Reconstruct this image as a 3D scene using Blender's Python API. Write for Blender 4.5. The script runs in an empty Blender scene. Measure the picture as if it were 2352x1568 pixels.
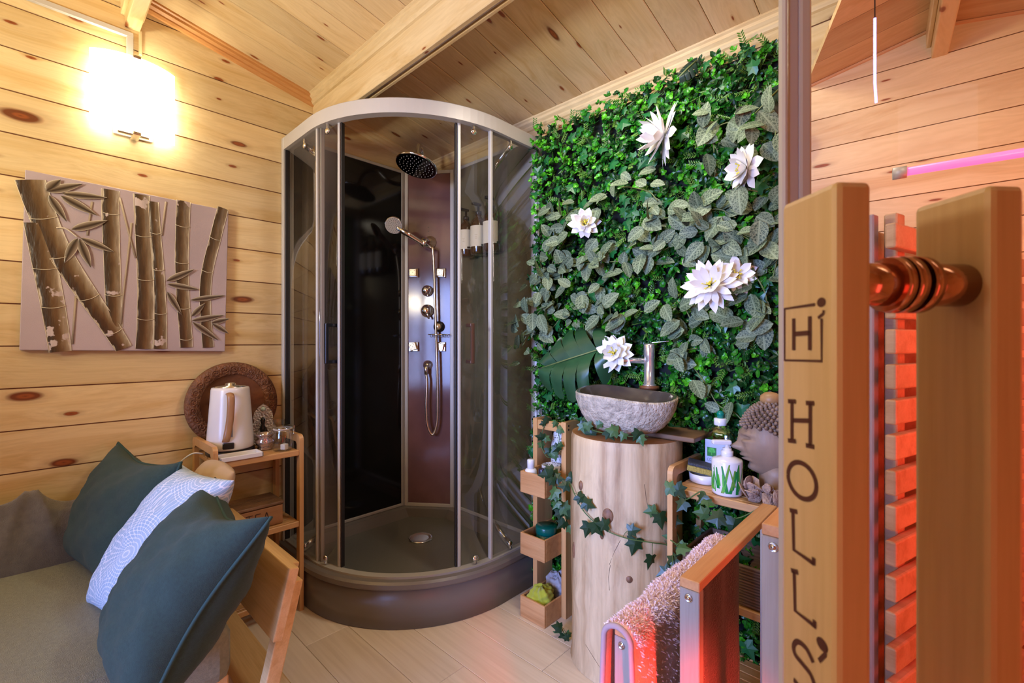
import bpy, bmesh, math, random
from mathutils import Vector, Matrix, Euler
random.seed(7)
PI = math.pi
S = bpy.context.scene
COL = S.collection

# ------------------------------------------------------------------ camera, world, lights, exposure
HC = 1.08
FPX = 1052.0
CA = (0.686, 0.7276)
cam_d = bpy.data.cameras.new('camera')
cam = bpy.data.objects.new('camera', cam_d)
COL.objects.link(cam)
cam.location = (0, 0, HC)
cam.rotation_euler = (PI / 2, 0, math.atan2(CA[0], CA[1]))
cam_d.sensor_width = 36.0
cam_d.lens = FPX / 2352 * 36
cam_d.clip_start = 0.02
cam_d.dof.use_dof = True
cam_d.dof.focus_distance = 1.8
cam_d.dof.aperture_fstop = 9.0
S.camera = cam

S.view_settings.view_transform = 'Standard'
S.view_settings.look = 'None'
S.view_settings.gamma = 1.0
S.view_settings.use_curve_mapping = False
S.view_settings.exposure = 0.52
S.cycles.caustics_reflective = False
S.cycles.caustics_refractive = False
S.cycles.max_bounces = 10
S.cycles.transparent_max_bounces = 24
S.cycles.sample_clamp_indirect = 4.0

W = bpy.data.worlds.new('sky')
S.world = W
W.use_nodes = True
W.node_tree.nodes['Background'].inputs[0].default_value = (0.55, 0.72, 1.0, 1)
W.node_tree.nodes['Background'].inputs[1].default_value = 1.0


def area(name, loc, target, sx, sy, power, col):
    d = bpy.data.lights.new(name, 'AREA')
    d.shape = 'RECTANGLE'
    d.size = sx
    d.size_y = sy
    d.energy = power
    d.color = col
    o = bpy.data.objects.new(name, d)
    COL.objects.link(o)
    o.location = loc
    v = Vector(target) - Vector(loc)
    o.rotation_euler = v.to_track_quat('-Z', 'Y').to_euler()
    return o


# daylight coming through the window in the front wall
area('window_daylight', (-0.50, -2.12, 1.15), (-0.58, 1.2, 0.75), 1.0, 1.5, 22.0, (0.28, 0.42, 1.0)).data.spread = 1.15
# unseen warm fill added behind the camera, without a fixture
fill_d = bpy.data.lights.new('room_fill', 'POINT')
fill_d.energy, fill_d.color, fill_d.shadow_soft_size = 1.0, (1.0, 0.94, 0.72), 0.14
po_ = bpy.data.objects.new('room_fill', fill_d)
COL.objects.link(po_)
po_.location = (-1.65, -1.55, 1.88)
# unseen fill added to wash the ceiling with light
area('ceiling_fill', (-1.25, -0.95, 1.50), (-1.25, -0.25, 2.4), 0.3, 0.3, 20.0, (1.0, 0.93, 0.70))
# warm light aimed down in the alcove, over the plant wall
area('alcove_down_light', (-0.75, 1.12, 2.10), (-0.75, 1.30, 0.6), 0.5, 0.15, 6.0, (1.0, 0.92, 0.76))
# red light inside the sauna cabin
area('sauna_red_light', (0.17, 0.27, 0.78), (-0.38, 0.81, 0.36), 0.10, 0.10, 1.5, (1.0, 0.05, 0.03)).data.spread = 0.5
area('sauna_red_slat_fill', (0.42, 1.0, 0.95), (0.0, 1.2, 0.75), 0.2, 0.7, 3.6, (1.0, 0.05, 0.03))  # unseen red fill added to light the slats
area('sauna_red_corner_fill', (0.85, 1.05, 1.30), (0.55, 1.6, 1.45), 0.2, 0.2, 0.7, (1.0, 0.08, 0.10))  # unseen red fill added for the glow near the tube
area('reflection_wall_fill', (0.35, 0.62, 1.72), (-0.05, 1.5, 1.5), 0.3, 0.3, 1.5, (1.0, 0.88, 0.64))  # unseen warm fill added to brighten the wall behind the glass
# red glow that leaves the open sauna door
area('sauna_door_glow', (0.75, -0.22, 0.6), (-1.6, 0.5, 0.6), 0.3, 0.8, 1.4, (1.0, 0.14, 0.12))

# ------------------------------------------------------------------ helpers


def ray(px, py):
    r = (px - 1176) / FPX
    return Vector((CA[1] * r - CA[0], CA[0] * r + CA[1], (784 - py) / FPX))


C0 = Vector((0, 0, HC))


def at_x(px, py, x):
    d = ray(px, py)
    return C0 + d * (x / d.x)


def at_y(px, py, y):
    d = ray(px, py)
    return C0 + d * (y / d.y)


def at_z(px, py, z):
    d = ray(px, py)
    return C0 + d * ((z - HC) / d.z)


def cam2w(X, Y, z):
    return Vector((CA[1] * X - CA[0] * Y, CA[0] * X + CA[1] * Y, z))


class MB:
    """collects faces, built as one mesh"""

    def __init__(s):
        s.v = []
        s.f = []
        s.m = []
        s.sm = []

    def add(s, vs, fs, mi=0, smooth=False):
        o = len(s.v)
        s.v += [tuple(v) for v in vs]
        for f in fs:
            s.f.append(tuple(i + o for i in f))
            s.m.append(mi)
            s.sm.append(smooth)
        return s

    def box(s, x0, x1, y0, y1, z0, z1, bev=0.0, mi=0, mat=None):
        if bev <= 0:
            vs = [Vector((x, y, z)) for z in (z0, z1) for y in (y0, y1) for x in (x0, x1)]
            fs = [(0, 2, 3, 1), (4, 5, 7, 6), (0, 1, 5, 4), (1, 3, 7, 5), (3, 2, 6, 7), (2, 0, 4, 6)]
            if mat:
                vs = [mat @ v for v in vs]
            return s.add(vs, fs, mi)
        bm = bmesh.new()
        bmesh.ops.create_cube(bm, size=1)
        for v in bm.verts:
            v.co = Vector((x0 + (v.co.x + .5) * (x1 - x0), y0 + (v.co.y + .5) * (y1 - y0), z0 + (v.co.z + .5) * (z1 - z0)))
        bmesh.ops.bevel(bm, geom=bm.edges[:], offset=bev, segments=2 if bev > .002 else 1, profile=.5, affect='EDGES')
        return s.bm(bm, mi, mat)

    def bm(s, bm, mi=0, mat=None, smooth=False):
        bm.verts.ensure_lookup_table()
        bm.verts.index_update()
        vs = [(mat @ v.co) if mat else v.co.copy() for v in bm.verts]
        fs = [[v.index for v in f.verts] for f in bm.faces]
        bm.free()
        return s.add(vs, fs, mi, smooth)

    def lathe(s, prof, c=(0, 0, 0), n=32, mi=0, mat=None, smooth=True, caps=True):
        """prof: list of (r, z)"""
        vs = []
        c = Vector(c)
        for r, z in prof:
            for k in range(n):
                a = 2 * PI * k / n
                p = Vector((r * math.cos(a), r * math.sin(a), z))
                if mat:
                    p = mat @ p
                vs.append(p + c)
        fs = []
        for i in range(len(prof) - 1):
            for k in range(n):
                k2 = (k + 1) % n
                fs.append((i * n + k, i * n + k2, (i + 1) * n + k2, (i + 1) * n + k))
        s.add(vs, fs, mi, smooth)
        if caps:
            o = len(s.v) - len(vs)
            s.f.append(tuple(o + k for k in reversed(range(n))))
            s.m.append(mi)
            s.sm.append(False)
            o2 = o + (len(prof) - 1) * n
            s.f.append(tuple(o2 + k for k in range(n)))
            s.m.append(mi)
            s.sm.append(False)
        return s

    def cyl(s, p0, p1, r, n=16, mi=0, r1=None):
        return s.tube([p0, p1], r, n, mi, radii=[r, r if r1 is None else r1])

    def tube(s, pts, r, n=8, mi=0, radii=None, closed=False):
        pts = [Vector(p) for p in pts]
        N = len(pts)
        T = []
        for i in range(N):
            if closed:
                t = pts[(i + 1) % N] - pts[i - 1]
            else:
                t = pts[min(i + 1, N - 1)] - pts[max(i - 1, 0)]
            T.append(t.normalized())
        up = Vector((0, 0, 1)) if abs(T[0].z) < .9 else Vector((1, 0, 0))
        u = T[0].cross(up).normalized()
        vs = []
        for i in range(N):
            t = T[i]
            u = (u - t * u.dot(t))
            u = u.normalized() if u.length > 1e-6 else t.orthogonal().normalized()
            w = t.cross(u)
            rr = radii[i] if radii else r
            for k in range(n):
                a = 2 * PI * k / n
                vs.append(pts[i] + (u * math.cos(a) + w * math.sin(a)) * rr)
        fs = []
        for i in range(N if closed else N - 1):
            j = (i + 1) % N
            for k in range(n):
                k2 = (k + 1) % n
                fs.append((i * n + k, i * n + k2, j * n + k2, j * n + k))
        s.add(vs, fs, mi, True)
        if not closed:
            o = len(s.v) - len(vs)
            s.f += [tuple(o + k for k in reversed(range(n))), tuple(o + (N - 1) * n + k for k in range(n))]
            s.m += [mi, mi]
            s.sm += [False, False]
        return s

    def prism(s, poly, fn, t0, t1, mi=0):
        """poly of (a,b); fn(a,b,t) -> point"""
        n = len(poly)
        vs = [fn(a, b, t0) for a, b in poly] + [fn(a, b, t1) for a, b in poly]
        fs = [tuple(reversed(range(n))), tuple(range(n, 2 * n))]
        fs += [(k, (k + 1) % n, n + (k + 1) % n, n + k) for k in range(n)]
        return s.add(vs, fs, mi)

    def sweep(s, path, sec, closed_sec=True, mi=0, smooth=False, caps=True):
        """path: list of (point, outward normal); sec: list of (n, z)"""
        m = len(sec)
        vs = []
        for p, nn in path:
            for a, z in sec:
                vs.append(Vector((p[0] + nn[0] * a, p[1] + nn[1] * a, z)))
        fs = []
        for i in range(len(path) - 1):
            for k in range(m if closed_sec else m - 1):
                k2 = (k + 1) % m
                fs.append((i * m + k, i * m + k2, (i + 1) * m + k2, (i + 1) * m + k))
        s.add(vs, fs, mi, smooth)
        if caps and closed_sec:
            o = len(s.v) - len(vs)
            s.f += [tuple(o + k for k in range(m)), tuple(o + (len(path) - 1) * m + k for k in reversed(range(m)))]
            s.m += [mi, mi]
            s.sm += [False, False]
        return s

    def grid(s, fn, nu, nv, mi=0, smooth=True, wrap=False):
        vs = [fn(i / nu, j / nv) for j in range(nv + 1) for i in range(nu + (0 if wrap else 1))]
        w = nu if wrap else nu + 1
        fs = []
        for j in range(nv):
            for i in range(nu):
                i2 = (i + 1) % w if wrap else i + 1
                fs.append((j * w + i, j * w + i2, (j + 1) * w + i2, (j + 1) * w + i))
        return s.add(vs, fs, mi, smooth)

    def mesh(s, name, origin, mats, fix=True):
        o = Vector(origin)
        me = bpy.data.meshes.new(name)
        me.from_pydata([tuple(Vector(v) - o) for v in s.v], [], s.f)
        for mm in (mats if isinstance(mats, (list, tuple)) else [mats]):
            me.materials.append(mm)
        me.polygons.foreach_set('material_index', s.m)
        me.polygons.foreach_set('use_smooth', s.sm)
        me.update()
        if fix:
            bm = bmesh.new()
            bm.from_mesh(me)
            bmesh.ops.recalc_face_normals(bm, faces=bm.faces[:])
            bm.to_mesh(me)
            bm.free()
        return me


ORG = {}


def tag(o, label=None, cat=None, group=None, kind=None):
    if label:
        o['label'] = label
    if cat:
        o['category'] = cat
    if group:
        o['group'] = group
    if kind:
        o['kind'] = kind
    return o


def empty(name, loc, label=None, cat=None, group=None, kind=None):
    o = bpy.data.objects.new(name, None)
    o.empty_display_size = .05
    COL.objects.link(o)
    o.location = loc
    ORG[o] = Vector(loc)
    return tag(o, label, cat, group, kind)


def link(name, me, loc=(0, 0, 0), parent=None, rot=None):
    """loc is in the parent's space"""
    o = bpy.data.objects.new(name, me)
    COL.objects.link(o)
    o.location = loc
    if rot is not None:
        o.rotation_euler = rot
    if parent:
        o.parent = parent
    return o


def part(name, mb, mats, parent, label=None, kind=None, fix=True):
    """mb is in world coordinates; the part's origin is its thing's origin"""
    og = ORG[parent]
    o = link(name, mb.mesh(name, og, mats, fix), (0, 0, 0), parent)
    ORG[o] = og
    return tag(o, label, kind=kind)


def thing(name, mb, mats, origin, label=None, cat=None, group=None, kind=None, fix=True):
    o = link(name, mb.mesh(name, origin, mats, fix), origin)
    ORG[o] = Vector(origin)
    return tag(o, label, cat, group, kind)


def copy_tree(o, parent=None):
    c = o.copy()
    COL.objects.link(c)
    if parent:
        c.parent = parent
    for ch in list(o.children):
        copy_tree(ch, c)
    return c


def smooth_path(pts, n=6):
    """Catmull-Rom"""
    P = [Vector(p) for p in pts]
    P = [P[0] * 2 - P[1]] + P + [P[-1] * 2 - P[-2]]
    out = []
    for i in range(1, len(P) - 2):
        for k in range(n):
            t = k / n
            a, b, c, d = P[i - 1], P[i], P[i + 1], P[i + 2]
            out.append(.5 * ((2 * b) + (c - a) * t + (2 * a - 5 * b + 4 * c - d) * t * t + (3 * b - a - 3 * c + d) * t ** 3))
    out.append(P[-2])
    return out


# ------------------------------------------------------------------ materials


def nodes(name):
    m = bpy.data.materials.new(name)
    m.use_nodes = True
    nt = m.node_tree
    b = nt.nodes['Principled BSDF']
    return m, nt, b


def N(nt, typ, **kw):
    n = nt.nodes.new(typ)
    for k, v in kw.items():
        if k.startswith('_'):
            n.inputs[k[1:].replace('_', ' ')].default_value = v
        else:
            setattr(n, k, v)
    return n


def ramp(nt, stops):
    r = nt.nodes.new('ShaderNodeValToRGB')
    e = r.color_ramp.elements
    while len(e) < len(stops):
        e.new(.5)
    for i, (p, c) in enumerate(stops):
        e[i].position = p
        e[i].color = (*c, 1) if len(c) == 3 else c
    return r


def plain(name, col, rough=.5, metal=0.0, var=0.0, vscale=8.0, bump=0.0, bscale=40.0, emit=None, strength=0, coat=0.0, sheen=0.0, stretch=None, spec=None):
    m, nt, b = nodes(name)
    L = nt.links
    b.inputs['Base Color'].default_value = (*col, 1)
    b.inputs['Roughness'].default_value = rough
    b.inputs['Metallic'].default_value = metal
    if coat:
        b.inputs['Coat Weight'].default_value = coat
    if sheen:
        b.inputs['Sheen Weight'].default_value = sheen
    if spec is not None:
        b.inputs['Specular IOR Level'].default_value = spec
    if emit:
        b.inputs['Emission Color'].default_value = (*emit, 1)
        b.inputs['Emission Strength'].default_value = strength
    if var or bump:
        tc = N(nt, 'ShaderNodeTexCoord')
        src = tc.outputs['Object']
        if stretch:
            mp = N(nt, 'ShaderNodeMapping')
            mp.inputs['Scale'].default_value = stretch
            L.new(src, mp.inputs[0])
            src = mp.outputs[0]
    if var:
        n = N(nt, 'ShaderNodeTexNoise', _Scale=vscale, _Detail=5.0)
        L.new(src, n.inputs['Vector'])
        lo = tuple(c * (1 - var) for c in col)
        hi = tuple(min(1, c * (1 + var)) for c in col)
        r = ramp(nt, [(.3, lo), (.7, hi)])
        L.new(n.outputs['Fac'], r.inputs[0])
        L.new(r.outputs[0], b.inputs['Base Color'])
    if bump:
        n = N(nt, 'ShaderNodeTexNoise', _Scale=bscale, _Detail=4.0)
        L.new(src, n.inputs['Vector'])
        bp = N(nt, 'ShaderNodeBump', _Strength=bump, _Distance=.01)
        L.new(n.outputs['Fac'], bp.inputs['Height'])
        L.new(bp.outputs[0], b.inputs['Normal'])
    return m


def wood(name, light, dark, knot=None, axis=0, rough=.5, gscale=14.0, kth=.10, kscale=(2.7, 7.5), bump=.08, hv=.12, contrast=1.0, mottle=0):
    """grain runs along the local axis; every object gets its own offset, so planks differ"""
    m, nt, b = nodes(name)
    L = nt.links
    tc = N(nt, 'ShaderNodeTexCoord')
    oi = N(nt, 'ShaderNodeObjectInfo')
    off = N(nt, 'ShaderNodeVectorMath', operation='SCALE')
    off.inputs[0].default_value = (17.3, 29.1, 11.7)
    L.new(oi.outputs['Random'], off.inputs['Scale'])
    add = N(nt, 'ShaderNodeVectorMath', operation='ADD')
    L.new(tc.outputs['Object'], add.inputs[0])
    L.new(off.outputs[0], add.inputs[1])
    # knots
    col_out = None
    ks = [kscale[1]] * 3
    ks[axis] = kscale[0]
    if knot:
        mk = N(nt, 'ShaderNodeMapping')
        mk.inputs['Scale'].default_value = ks
        L.new(add.outputs[0], mk.inputs[0])
        nz = N(nt, 'ShaderNodeTexNoise', _Scale=1.5, _Detail=2.0)
        L.new(mk.outputs[0], nz.inputs['Vector'])
        mixv = N(nt, 'ShaderNodeMixRGB')
        mixv.inputs[0].default_value = .08
        L.new(mk.outputs[0], mixv.inputs[1])
        L.new(nz.outputs['Color'], mixv.inputs[2])
        sx_ = N(nt, 'ShaderNodeSeparateXYZ')
        L.new(mixv.outputs[0], sx_.inputs[0])
        others = [i for i in range(3) if i != axis]
        crs = N(nt, 'ShaderNodeMath', operation='ADD')
        L.new(sx_.outputs[others[0]], crs.inputs[0])
        L.new(sx_.outputs[others[1]], crs.inputs[1])
        cb_ = N(nt, 'ShaderNodeCombineXYZ')
        L.new(sx_.outputs[axis], cb_.inputs[0])
        L.new(crs.outputs[0], cb_.inputs[1])
        vo = N(nt, 'ShaderNodeTexVoronoi', voronoi_dimensions='2D', _Scale=1.0)
        L.new(cb_.outputs[0], vo.inputs['Vector'])
        # every knot its own size
        sepc = N(nt, 'ShaderNodeSeparateColor')
        L.new(vo.outputs['Color'], sepc.inputs[0])
        szr = N(nt, 'ShaderNodeMapRange')
        szr.inputs['To Min'].default_value = .75
        szr.inputs['To Max'].default_value = 4.0
        L.new(sepc.outputs[0], szr.inputs['Value'])
        dist = N(nt, 'ShaderNodeMath', operation='MULTIPLY')
        L.new(vo.outputs['Distance'], dist.inputs[0])
        L.new(szr.outputs[0], dist.inputs[1])
    # grain
    mg = N(nt, 'ShaderNodeMapping')
    gs = [1.0] * 3
    gs[axis] = .045
    mg.inputs['Scale'].default_value = gs
    L.new(add.outputs[0], mg.inputs[0])
    gsrc = mg.outputs[0]
    if knot:
        # fibres bend round the knots
        md = N(nt, 'ShaderNodeMath', operation='MULTIPLY_ADD')
        md.inputs[1].default_value = -.05
        md.inputs[2].default_value = .05
        cl = N(nt, 'ShaderNodeMath', operation='MINIMUM')
        cl.inputs[1].default_value = 1.0
        L.new(vo.outputs['Distance'], cl.inputs[0])
        L.new(cl.outputs[0], md.inputs[0])
        av = N(nt, 'ShaderNodeVectorMath', operation='ADD')
        L.new(mg.outputs[0], av.inputs[0])
        L.new(md.outputs[0], av.inputs[1])
        gsrc = av.outputs[0]
    g1 = N(nt, 'ShaderNodeTexNoise', _Scale=gscale, _Detail=6.0, _Roughness=.6, _Distortion=.4)
    L.new(gsrc, g1.inputs['Vector'])
    mid = tuple((a + c) / 2 for a, c in zip(light, dark))
    r = ramp(nt, [(.5 - .16 / contrast, light), (.5, tuple(.7 * a + .3 * c for a, c in zip(light, dark))), (.5 + .15 / contrast, dark)])
    L.new(g1.outputs['Fac'], r.inputs[0])
    g2 = N(nt, 'ShaderNodeTexNoise', _Scale=gscale * 9, _Detail=3.0)
    L.new(gsrc, g2.inputs['Vector'])
    mx = N(nt, 'ShaderNodeMixRGB', blend_type='MULTIPLY')
    mx.inputs[0].default_value = .35
    r2 = ramp(nt, [(.35, (.78, .73, .66)), (.6, (1, 1, 1))])
    L.new(g2.outputs['Fac'], r2.inputs[0])
    L.new(r.outputs[0], mx.inputs[1])
    L.new(r2.outputs[0], mx.inputs[2])
    out = mx.outputs[0]
    if mottle:
        mm_ = N(nt, 'ShaderNodeMapping')
        ms = [1.0] * 3
        ms[axis] = .3
        mm_.inputs['Scale'].default_value = ms
        L.new(add.outputs[0], mm_.inputs[0])
        g3 = N(nt, 'ShaderNodeTexNoise', _Scale=13.0, _Detail=7.0, _Roughness=.65, _Distortion=1.2)
        L.new(mm_.outputs[0], g3.inputs['Vector'])
        r3 = ramp(nt, [(.32, (.42, .30, .19)), (.47, (.86, .80, .72)), (.60, (1.12, 1.08, 1.0))])
        L.new(g3.outputs['Fac'], r3.inputs[0])
        m3 = N(nt, 'ShaderNodeMixRGB', blend_type='MULTIPLY')
        m3.inputs[0].default_value = mottle
        L.new(out, m3.inputs[1])
        L.new(r3.outputs[0], m3.inputs[2])
        out = m3.outputs[0]
    if knot:
        kr = ramp(nt, [(0, (1, 1, 1)), (kth * .75, (1, 1, 1)), (kth, (.55, .55, .55)), (kth * 1.12, (.25, .25, .25)), (kth * 2.1, (0, 0, 0))])
        L.new(dist.outputs[0], kr.inputs[0])
        rings = N(nt, 'ShaderNodeMath', operation='SINE')
        ml = N(nt, 'ShaderNodeMath', operation='MULTIPLY')
        ml.inputs[1].default_value = 55.0
        L.new(vo.outputs['Distance'], ml.inputs[0])
        L.new(ml.outputs[0], rings.inputs[0])
        rr = ramp(nt, [(0, tuple(c * .55 for c in knot)), (1, knot)])
        L.new(rings.outputs[0], rr.inputs[0])
        mk2 = N(nt, 'ShaderNodeMixRGB')
        L.new(kr.outputs[0], mk2.inputs[0])
        L.new(out, mk2.inputs[1])
        L.new(rr.outputs[0], mk2.inputs[2])
        out = mk2.outputs[0]
    hs = N(nt, 'ShaderNodeHueSaturation')
    mr = N(nt, 'ShaderNodeMapRange')
    mr.inputs['To Min'].default_value = 1 - hv
    mr.inputs['To Max'].default_value = 1 + hv
    L.new(oi.outputs['Random'], mr.inputs['Value'])
    L.new(mr.outputs[0], hs.inputs['Value'])
    L.new(out, hs.inputs['Color'])
    L.new(hs.outputs[0], b.inputs['Base Color'])
    b.inputs['Roughness'].default_value = rough
    if bump:
        bp = N(nt, 'ShaderNodeBump', _Strength=bump, _Distance=.004)
        L.new(g2.outputs['Fac'], bp.inputs['Height'])
        L.new(bp.outputs[0], b.inputs['Normal'])
    return m


def glass(name, tint=(.93, .95, .93), refl=None, rough=0.0, f0=.08, f1=.7):
    """thin pane: see-through with a mirror share that grows towards grazing angles"""
    m, nt, b = nodes(name)
    L = nt.links
    nt.nodes.remove(b)
    tr = N(nt, 'ShaderNodeBsdfTransparent')
    tr.inputs[0].default_value = (*tint, 1)
    gl = N(nt, 'ShaderNodeBsdfGlossy')
    gl.inputs['Roughness'].default_value = rough
    mx = N(nt, 'ShaderNodeMixShader')
    if refl is None:
        lw = N(nt, 'ShaderNodeLayerWeight')
        lw.inputs[0].default_value = .5
        mr = N(nt, 'ShaderNodeMapRange')
        mr.inputs['To Min'].default_value = f0
        mr.inputs['To Max'].default_value = f1
        pw = N(nt, 'ShaderNodeMath', operation='POWER')
        pw.inputs[1].default_value = 3.0
        L.new(lw.outputs['Facing'], pw.inputs[0])
        L.new(pw.outputs[0], mr.inputs['Value'])
        L.new(mr.outputs[0], mx.inputs[0])
    else:
        mx.inputs[0].default_value = refl
    L.new(tr.outputs[0], mx.inputs[1])
    L.new(gl.outputs[0], mx.inputs[2])
    L.new(mx.outputs[0], nt.nodes['Material Output'].inputs[0])
    return m


KNOT = (.30, .075, .016)
pine_y = wood('pine_along_y', (.80, .62, .34), (.67, .46, .20), KNOT, 1, .42)
pine_x = wood('pine_along_x', (.80, .62, .34), (.67, .46, .20), KNOT, 0, .42)
pine_z = wood('pine_along_z', (.80, .62, .34), (.67, .46, .20), None, 2, .42)
pine_c = wood('pine_ceiling', (.78, .60, .34), (.67, .46, .21), KNOT, 1, .5, kth=.075, kscale=(3.0, 9.0))
pine_s = wood('reflected_pine_along_x', (.76, .55, .30), (.62, .38, .17), KNOT, 0, .5, kscale=(3, 13))  # boards that stand in for the pine wall reflected in the glass
oak_floor = wood('oak_laminate', (.86, .72, .55), (.77, .62, .45), None, 0, .38, gscale=9, hv=.03)
bamboo_x = wood('bamboo_along_x', (.66, .37, .155), (.55, .28, .10), None, 0, .4, gscale=22, hv=.06)
bamboo_y = wood('bamboo_along_y', (.66, .37, .155), (.55, .28, .10), None, 1, .4, gscale=22, hv=.06)
bamboo_z = wood('bamboo_along_z', (.66, .37, .155), (.55, .28, .10), None, 2, .4, gscale=22, hv=.06)
rack_z = wood('cool_lit_bamboo_along_z', (.36, .345, .32), (.30, .285, .26), None, 2, .45, gscale=30, hv=.04)  # cool daylight on the posts is put into their greyer colour
rack_y = wood('pale_bamboo_along_y', (.66, .36, .16), (.55, .27, .10), None, 1, .4, gscale=30, hv=.04)
bed_wood = wood('bed_spruce', (.74, .49, .22), (.62, .37, .14), None, 0, .45, gscale=30, hv=.04)
log_wood = wood('peeled_log', (.68, .52, .31), (.42, .26, .12), None, 2, .55, gscale=11, hv=0, contrast=1.7, bump=.25, mottle=.5)
log_end = wood('log_end_grain', (.52, .26, .10), (.36, .16, .055), None, 0, .55, gscale=10, hv=0)
door_wood = wood('sauna_handle_alder', (.66, .46, .245), (.60, .40, .20), None, 2, .5, gscale=16, hv=.02, bump=.03)
walnut_z = wood('walnut_handle', (.42, .22, .10), (.28, .13, .05), None, 2, .35, gscale=30, hv=0)
brown_wood = wood('carved_brown_wood', (.20, .075, .03), (.12, .04, .016), None, 0, .42, gscale=14, hv=0)
alu = plain('satin_aluminium', (.56, .53, .49), .48, .2)
alu_d = plain('satin_aluminium_trim', (.46, .435, .40), .48, .2)
chrome = plain('chrome', (.82, .82, .82), .07, 1.0)
chrome_r = plain('chrome_soft', (.75, .74, .72), .18, 1.0)
copper = plain('copper_standoff', (.62, .30, .20), .16, 1.0)
black_glass = plain('black_wall_panel', (.006, .005, .005), .09, 0, spec=.4)
olive_glass = plain('grey_wall_panel', (.12, .10, .056), .15, 0, var=.25, vscale=6)
col_panel = plain('plum_brown_column_panel', (.20, .10, .10), .13, 0, var=.2, vscale=5)
tray_m = plain('bronze_grey_tray', (.185, .162, .148), .30, .05, bump=.02, bscale=300)
tray_in = plain('bronze_grey_tray_inside', (.15, .142, .122), .32, .05, bump=.12, bscale=260)
dark_rubber = plain('dark_rubber', (.015, .013, .014), .5)
clear_glass = glass('shower_glass', (.90, .885, .855), f0=.035, f1=.60)
jar_glass = glass('jar_glass', (.93, .95, .95), f0=.10, f1=.9)
door_glass = glass('sauna_door_glass', (.95, .93, .91), refl=.012)
white_gloss = plain('white_gloss', (.78, .76, .78), .22)
white_matte = plain('white_matte', (.80, .78, .75), .55)
black_m = plain('black_plastic', (.012, .010, .012), .3)
# ------------------------------------------------------------------ room shell
XL, YB = -2.19, 1.62
XR, YF = 1.35, -2.2
RIDGE_Y = .27


def ceil_z(y):
    return 2.105 + .2 * (YB - RIDGE_Y) - .2 * abs(y - RIDGE_Y)


def clip_poly(poly, inside, cross):
    out = []
    for i in range(len(poly)):
        a, b = poly[i - 1], poly[i]
        ia, ib = inside(a), inside(b)
        if ia != ib:
            out.append(cross(a, b))
        if ib:
            out.append(b)
    return out


def under_roof(poly):
    for s in (1, -1):
        f = lambda p, s=s: 2.105 + .2 * (YB - RIDGE_Y) - .2 * s * (p[0] - RIDGE_Y) - p[1]
        def cr(a, b, f=f):
            fa, fb = f(a), f(b)
            t = fa / (fa - fb)
            return (a[0] + (b[0] - a[0]) * t, a[1] + (b[1] - a[1]) * t)
        poly = clip_poly(poly, lambda p, f=f: f(p) >= 0, cr)
        if not poly:
            return poly
    return poly


# left wall: horizontal log boards
wl = empty('wall_left', (XL, 0, 0), kind='structure')
for k in range(-8, 10):
    z0, z1 = 1.065 + .1373 * k, 1.065 + .1373 * (k + 1)
    poly = under_roof([(YF, z0), (YB + .02, z0), (YB + .02, z1), (YF, z1)])
    if len(poly) < 3:
        continue
    # face with a narrow V joint along the lower and upper edge
    c = 1 / 3
    g = .0022
    inn = under_roof([(YF, z0 + g), (YB + .02, z0 + g), (YB + .02, z1 - g), (YF, z1 - g)])
    mb = MB()
    cy, cz = -.3, (z0 + z1) / 2
    mb.prism(inn, lambda a, b, t: Vector((t, a, b)), XL - .05, XL)
    o = link('wall_board', mb.mesh('wall_board', (XL, cy, cz), pine_y), (0, cy, cz), wl)
mb = MB().prism(under_roof([(YF, -.05), (YB + .02, -.05), (YB + .02, 2.6), (YF, 2.6)]), lambda a, b, t: Vector((t, a, b)), XL - .08, XL - .004)
part('wall_backing', mb, brown_wood, wl)

# back wall
wb = empty('wall_back', (0, YB, 0), kind='structure')
bme = None
for k in range(-8, 8):
    z0, z1 = 1.065 + .1373 * k, 1.065 + .1373 * (k + 1)
    z1 = min(z1, ceil_z(YB))
    if z1 - z0 < .02:
        continue
    mb = MB().box(XL, XR, YB, YB + .05, z0 + .0022, z1 - .0022)
    link('wall_board', mb.mesh('wall_board', (-.4, YB, (z0 + z1) / 2), pine_x), (-.4, 0, (z0 + z1) / 2), wb)
part('wall_backing', MB().box(XL, XR, YB + .004, YB + .08, -.05, 2.12), brown_wood, wb)

# right wall and front wall (behind the camera), the front one with a window opening
thing('wall_right', MB().prism(under_roof([(YF, -.05), (YB + .02, -.05), (YB + .02, 2.6), (YF, 2.6)]), lambda a, b, t: Vector((t, a, b)), XR, XR + .06), pine_y, (XR, 0, 0), kind='structure')
mb = MB()
wx0, wx1, wz0, wz1 = -1.25, .35, .35, 2.0
for a in ((XL, wx0, -.05, 2.1), (wx1, XR, -.05, 2.1), (wx0, wx1, -.05, wz0), (wx0, wx1, wz1, 2.1)):
    mb.box(a[0], a[1], YF - .06, YF, a[2], a[3])
thing('wall_front', mb, pine_x, (0, YF, 0), kind='structure')
w1 = empty('window_1', (-.45, YF, wz0), kind='structure')
mb = MB()
for a in ((wx0, wx0 + .05, wz0, wz1), (wx1 - .05, wx1, wz0, wz1), (wx0, wx1, wz0, wz0 + .05), (wx0, wx1, wz1 - .05, wz1), (-.475, -.425, wz0, wz1)):
    mb.box(a[0], a[1], YF - .05, YF - .01, a[2], a[3], .004)
part('window_frame', mb, white_matte, w1)

thing('wall_light_block', MB().box(-.34, XR, -.46, -.40, 0, 2.1, .002), pine_x, (.4, -.43, 0), kind='structure')  # unseen wall added to keep window light off the door handle

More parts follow.
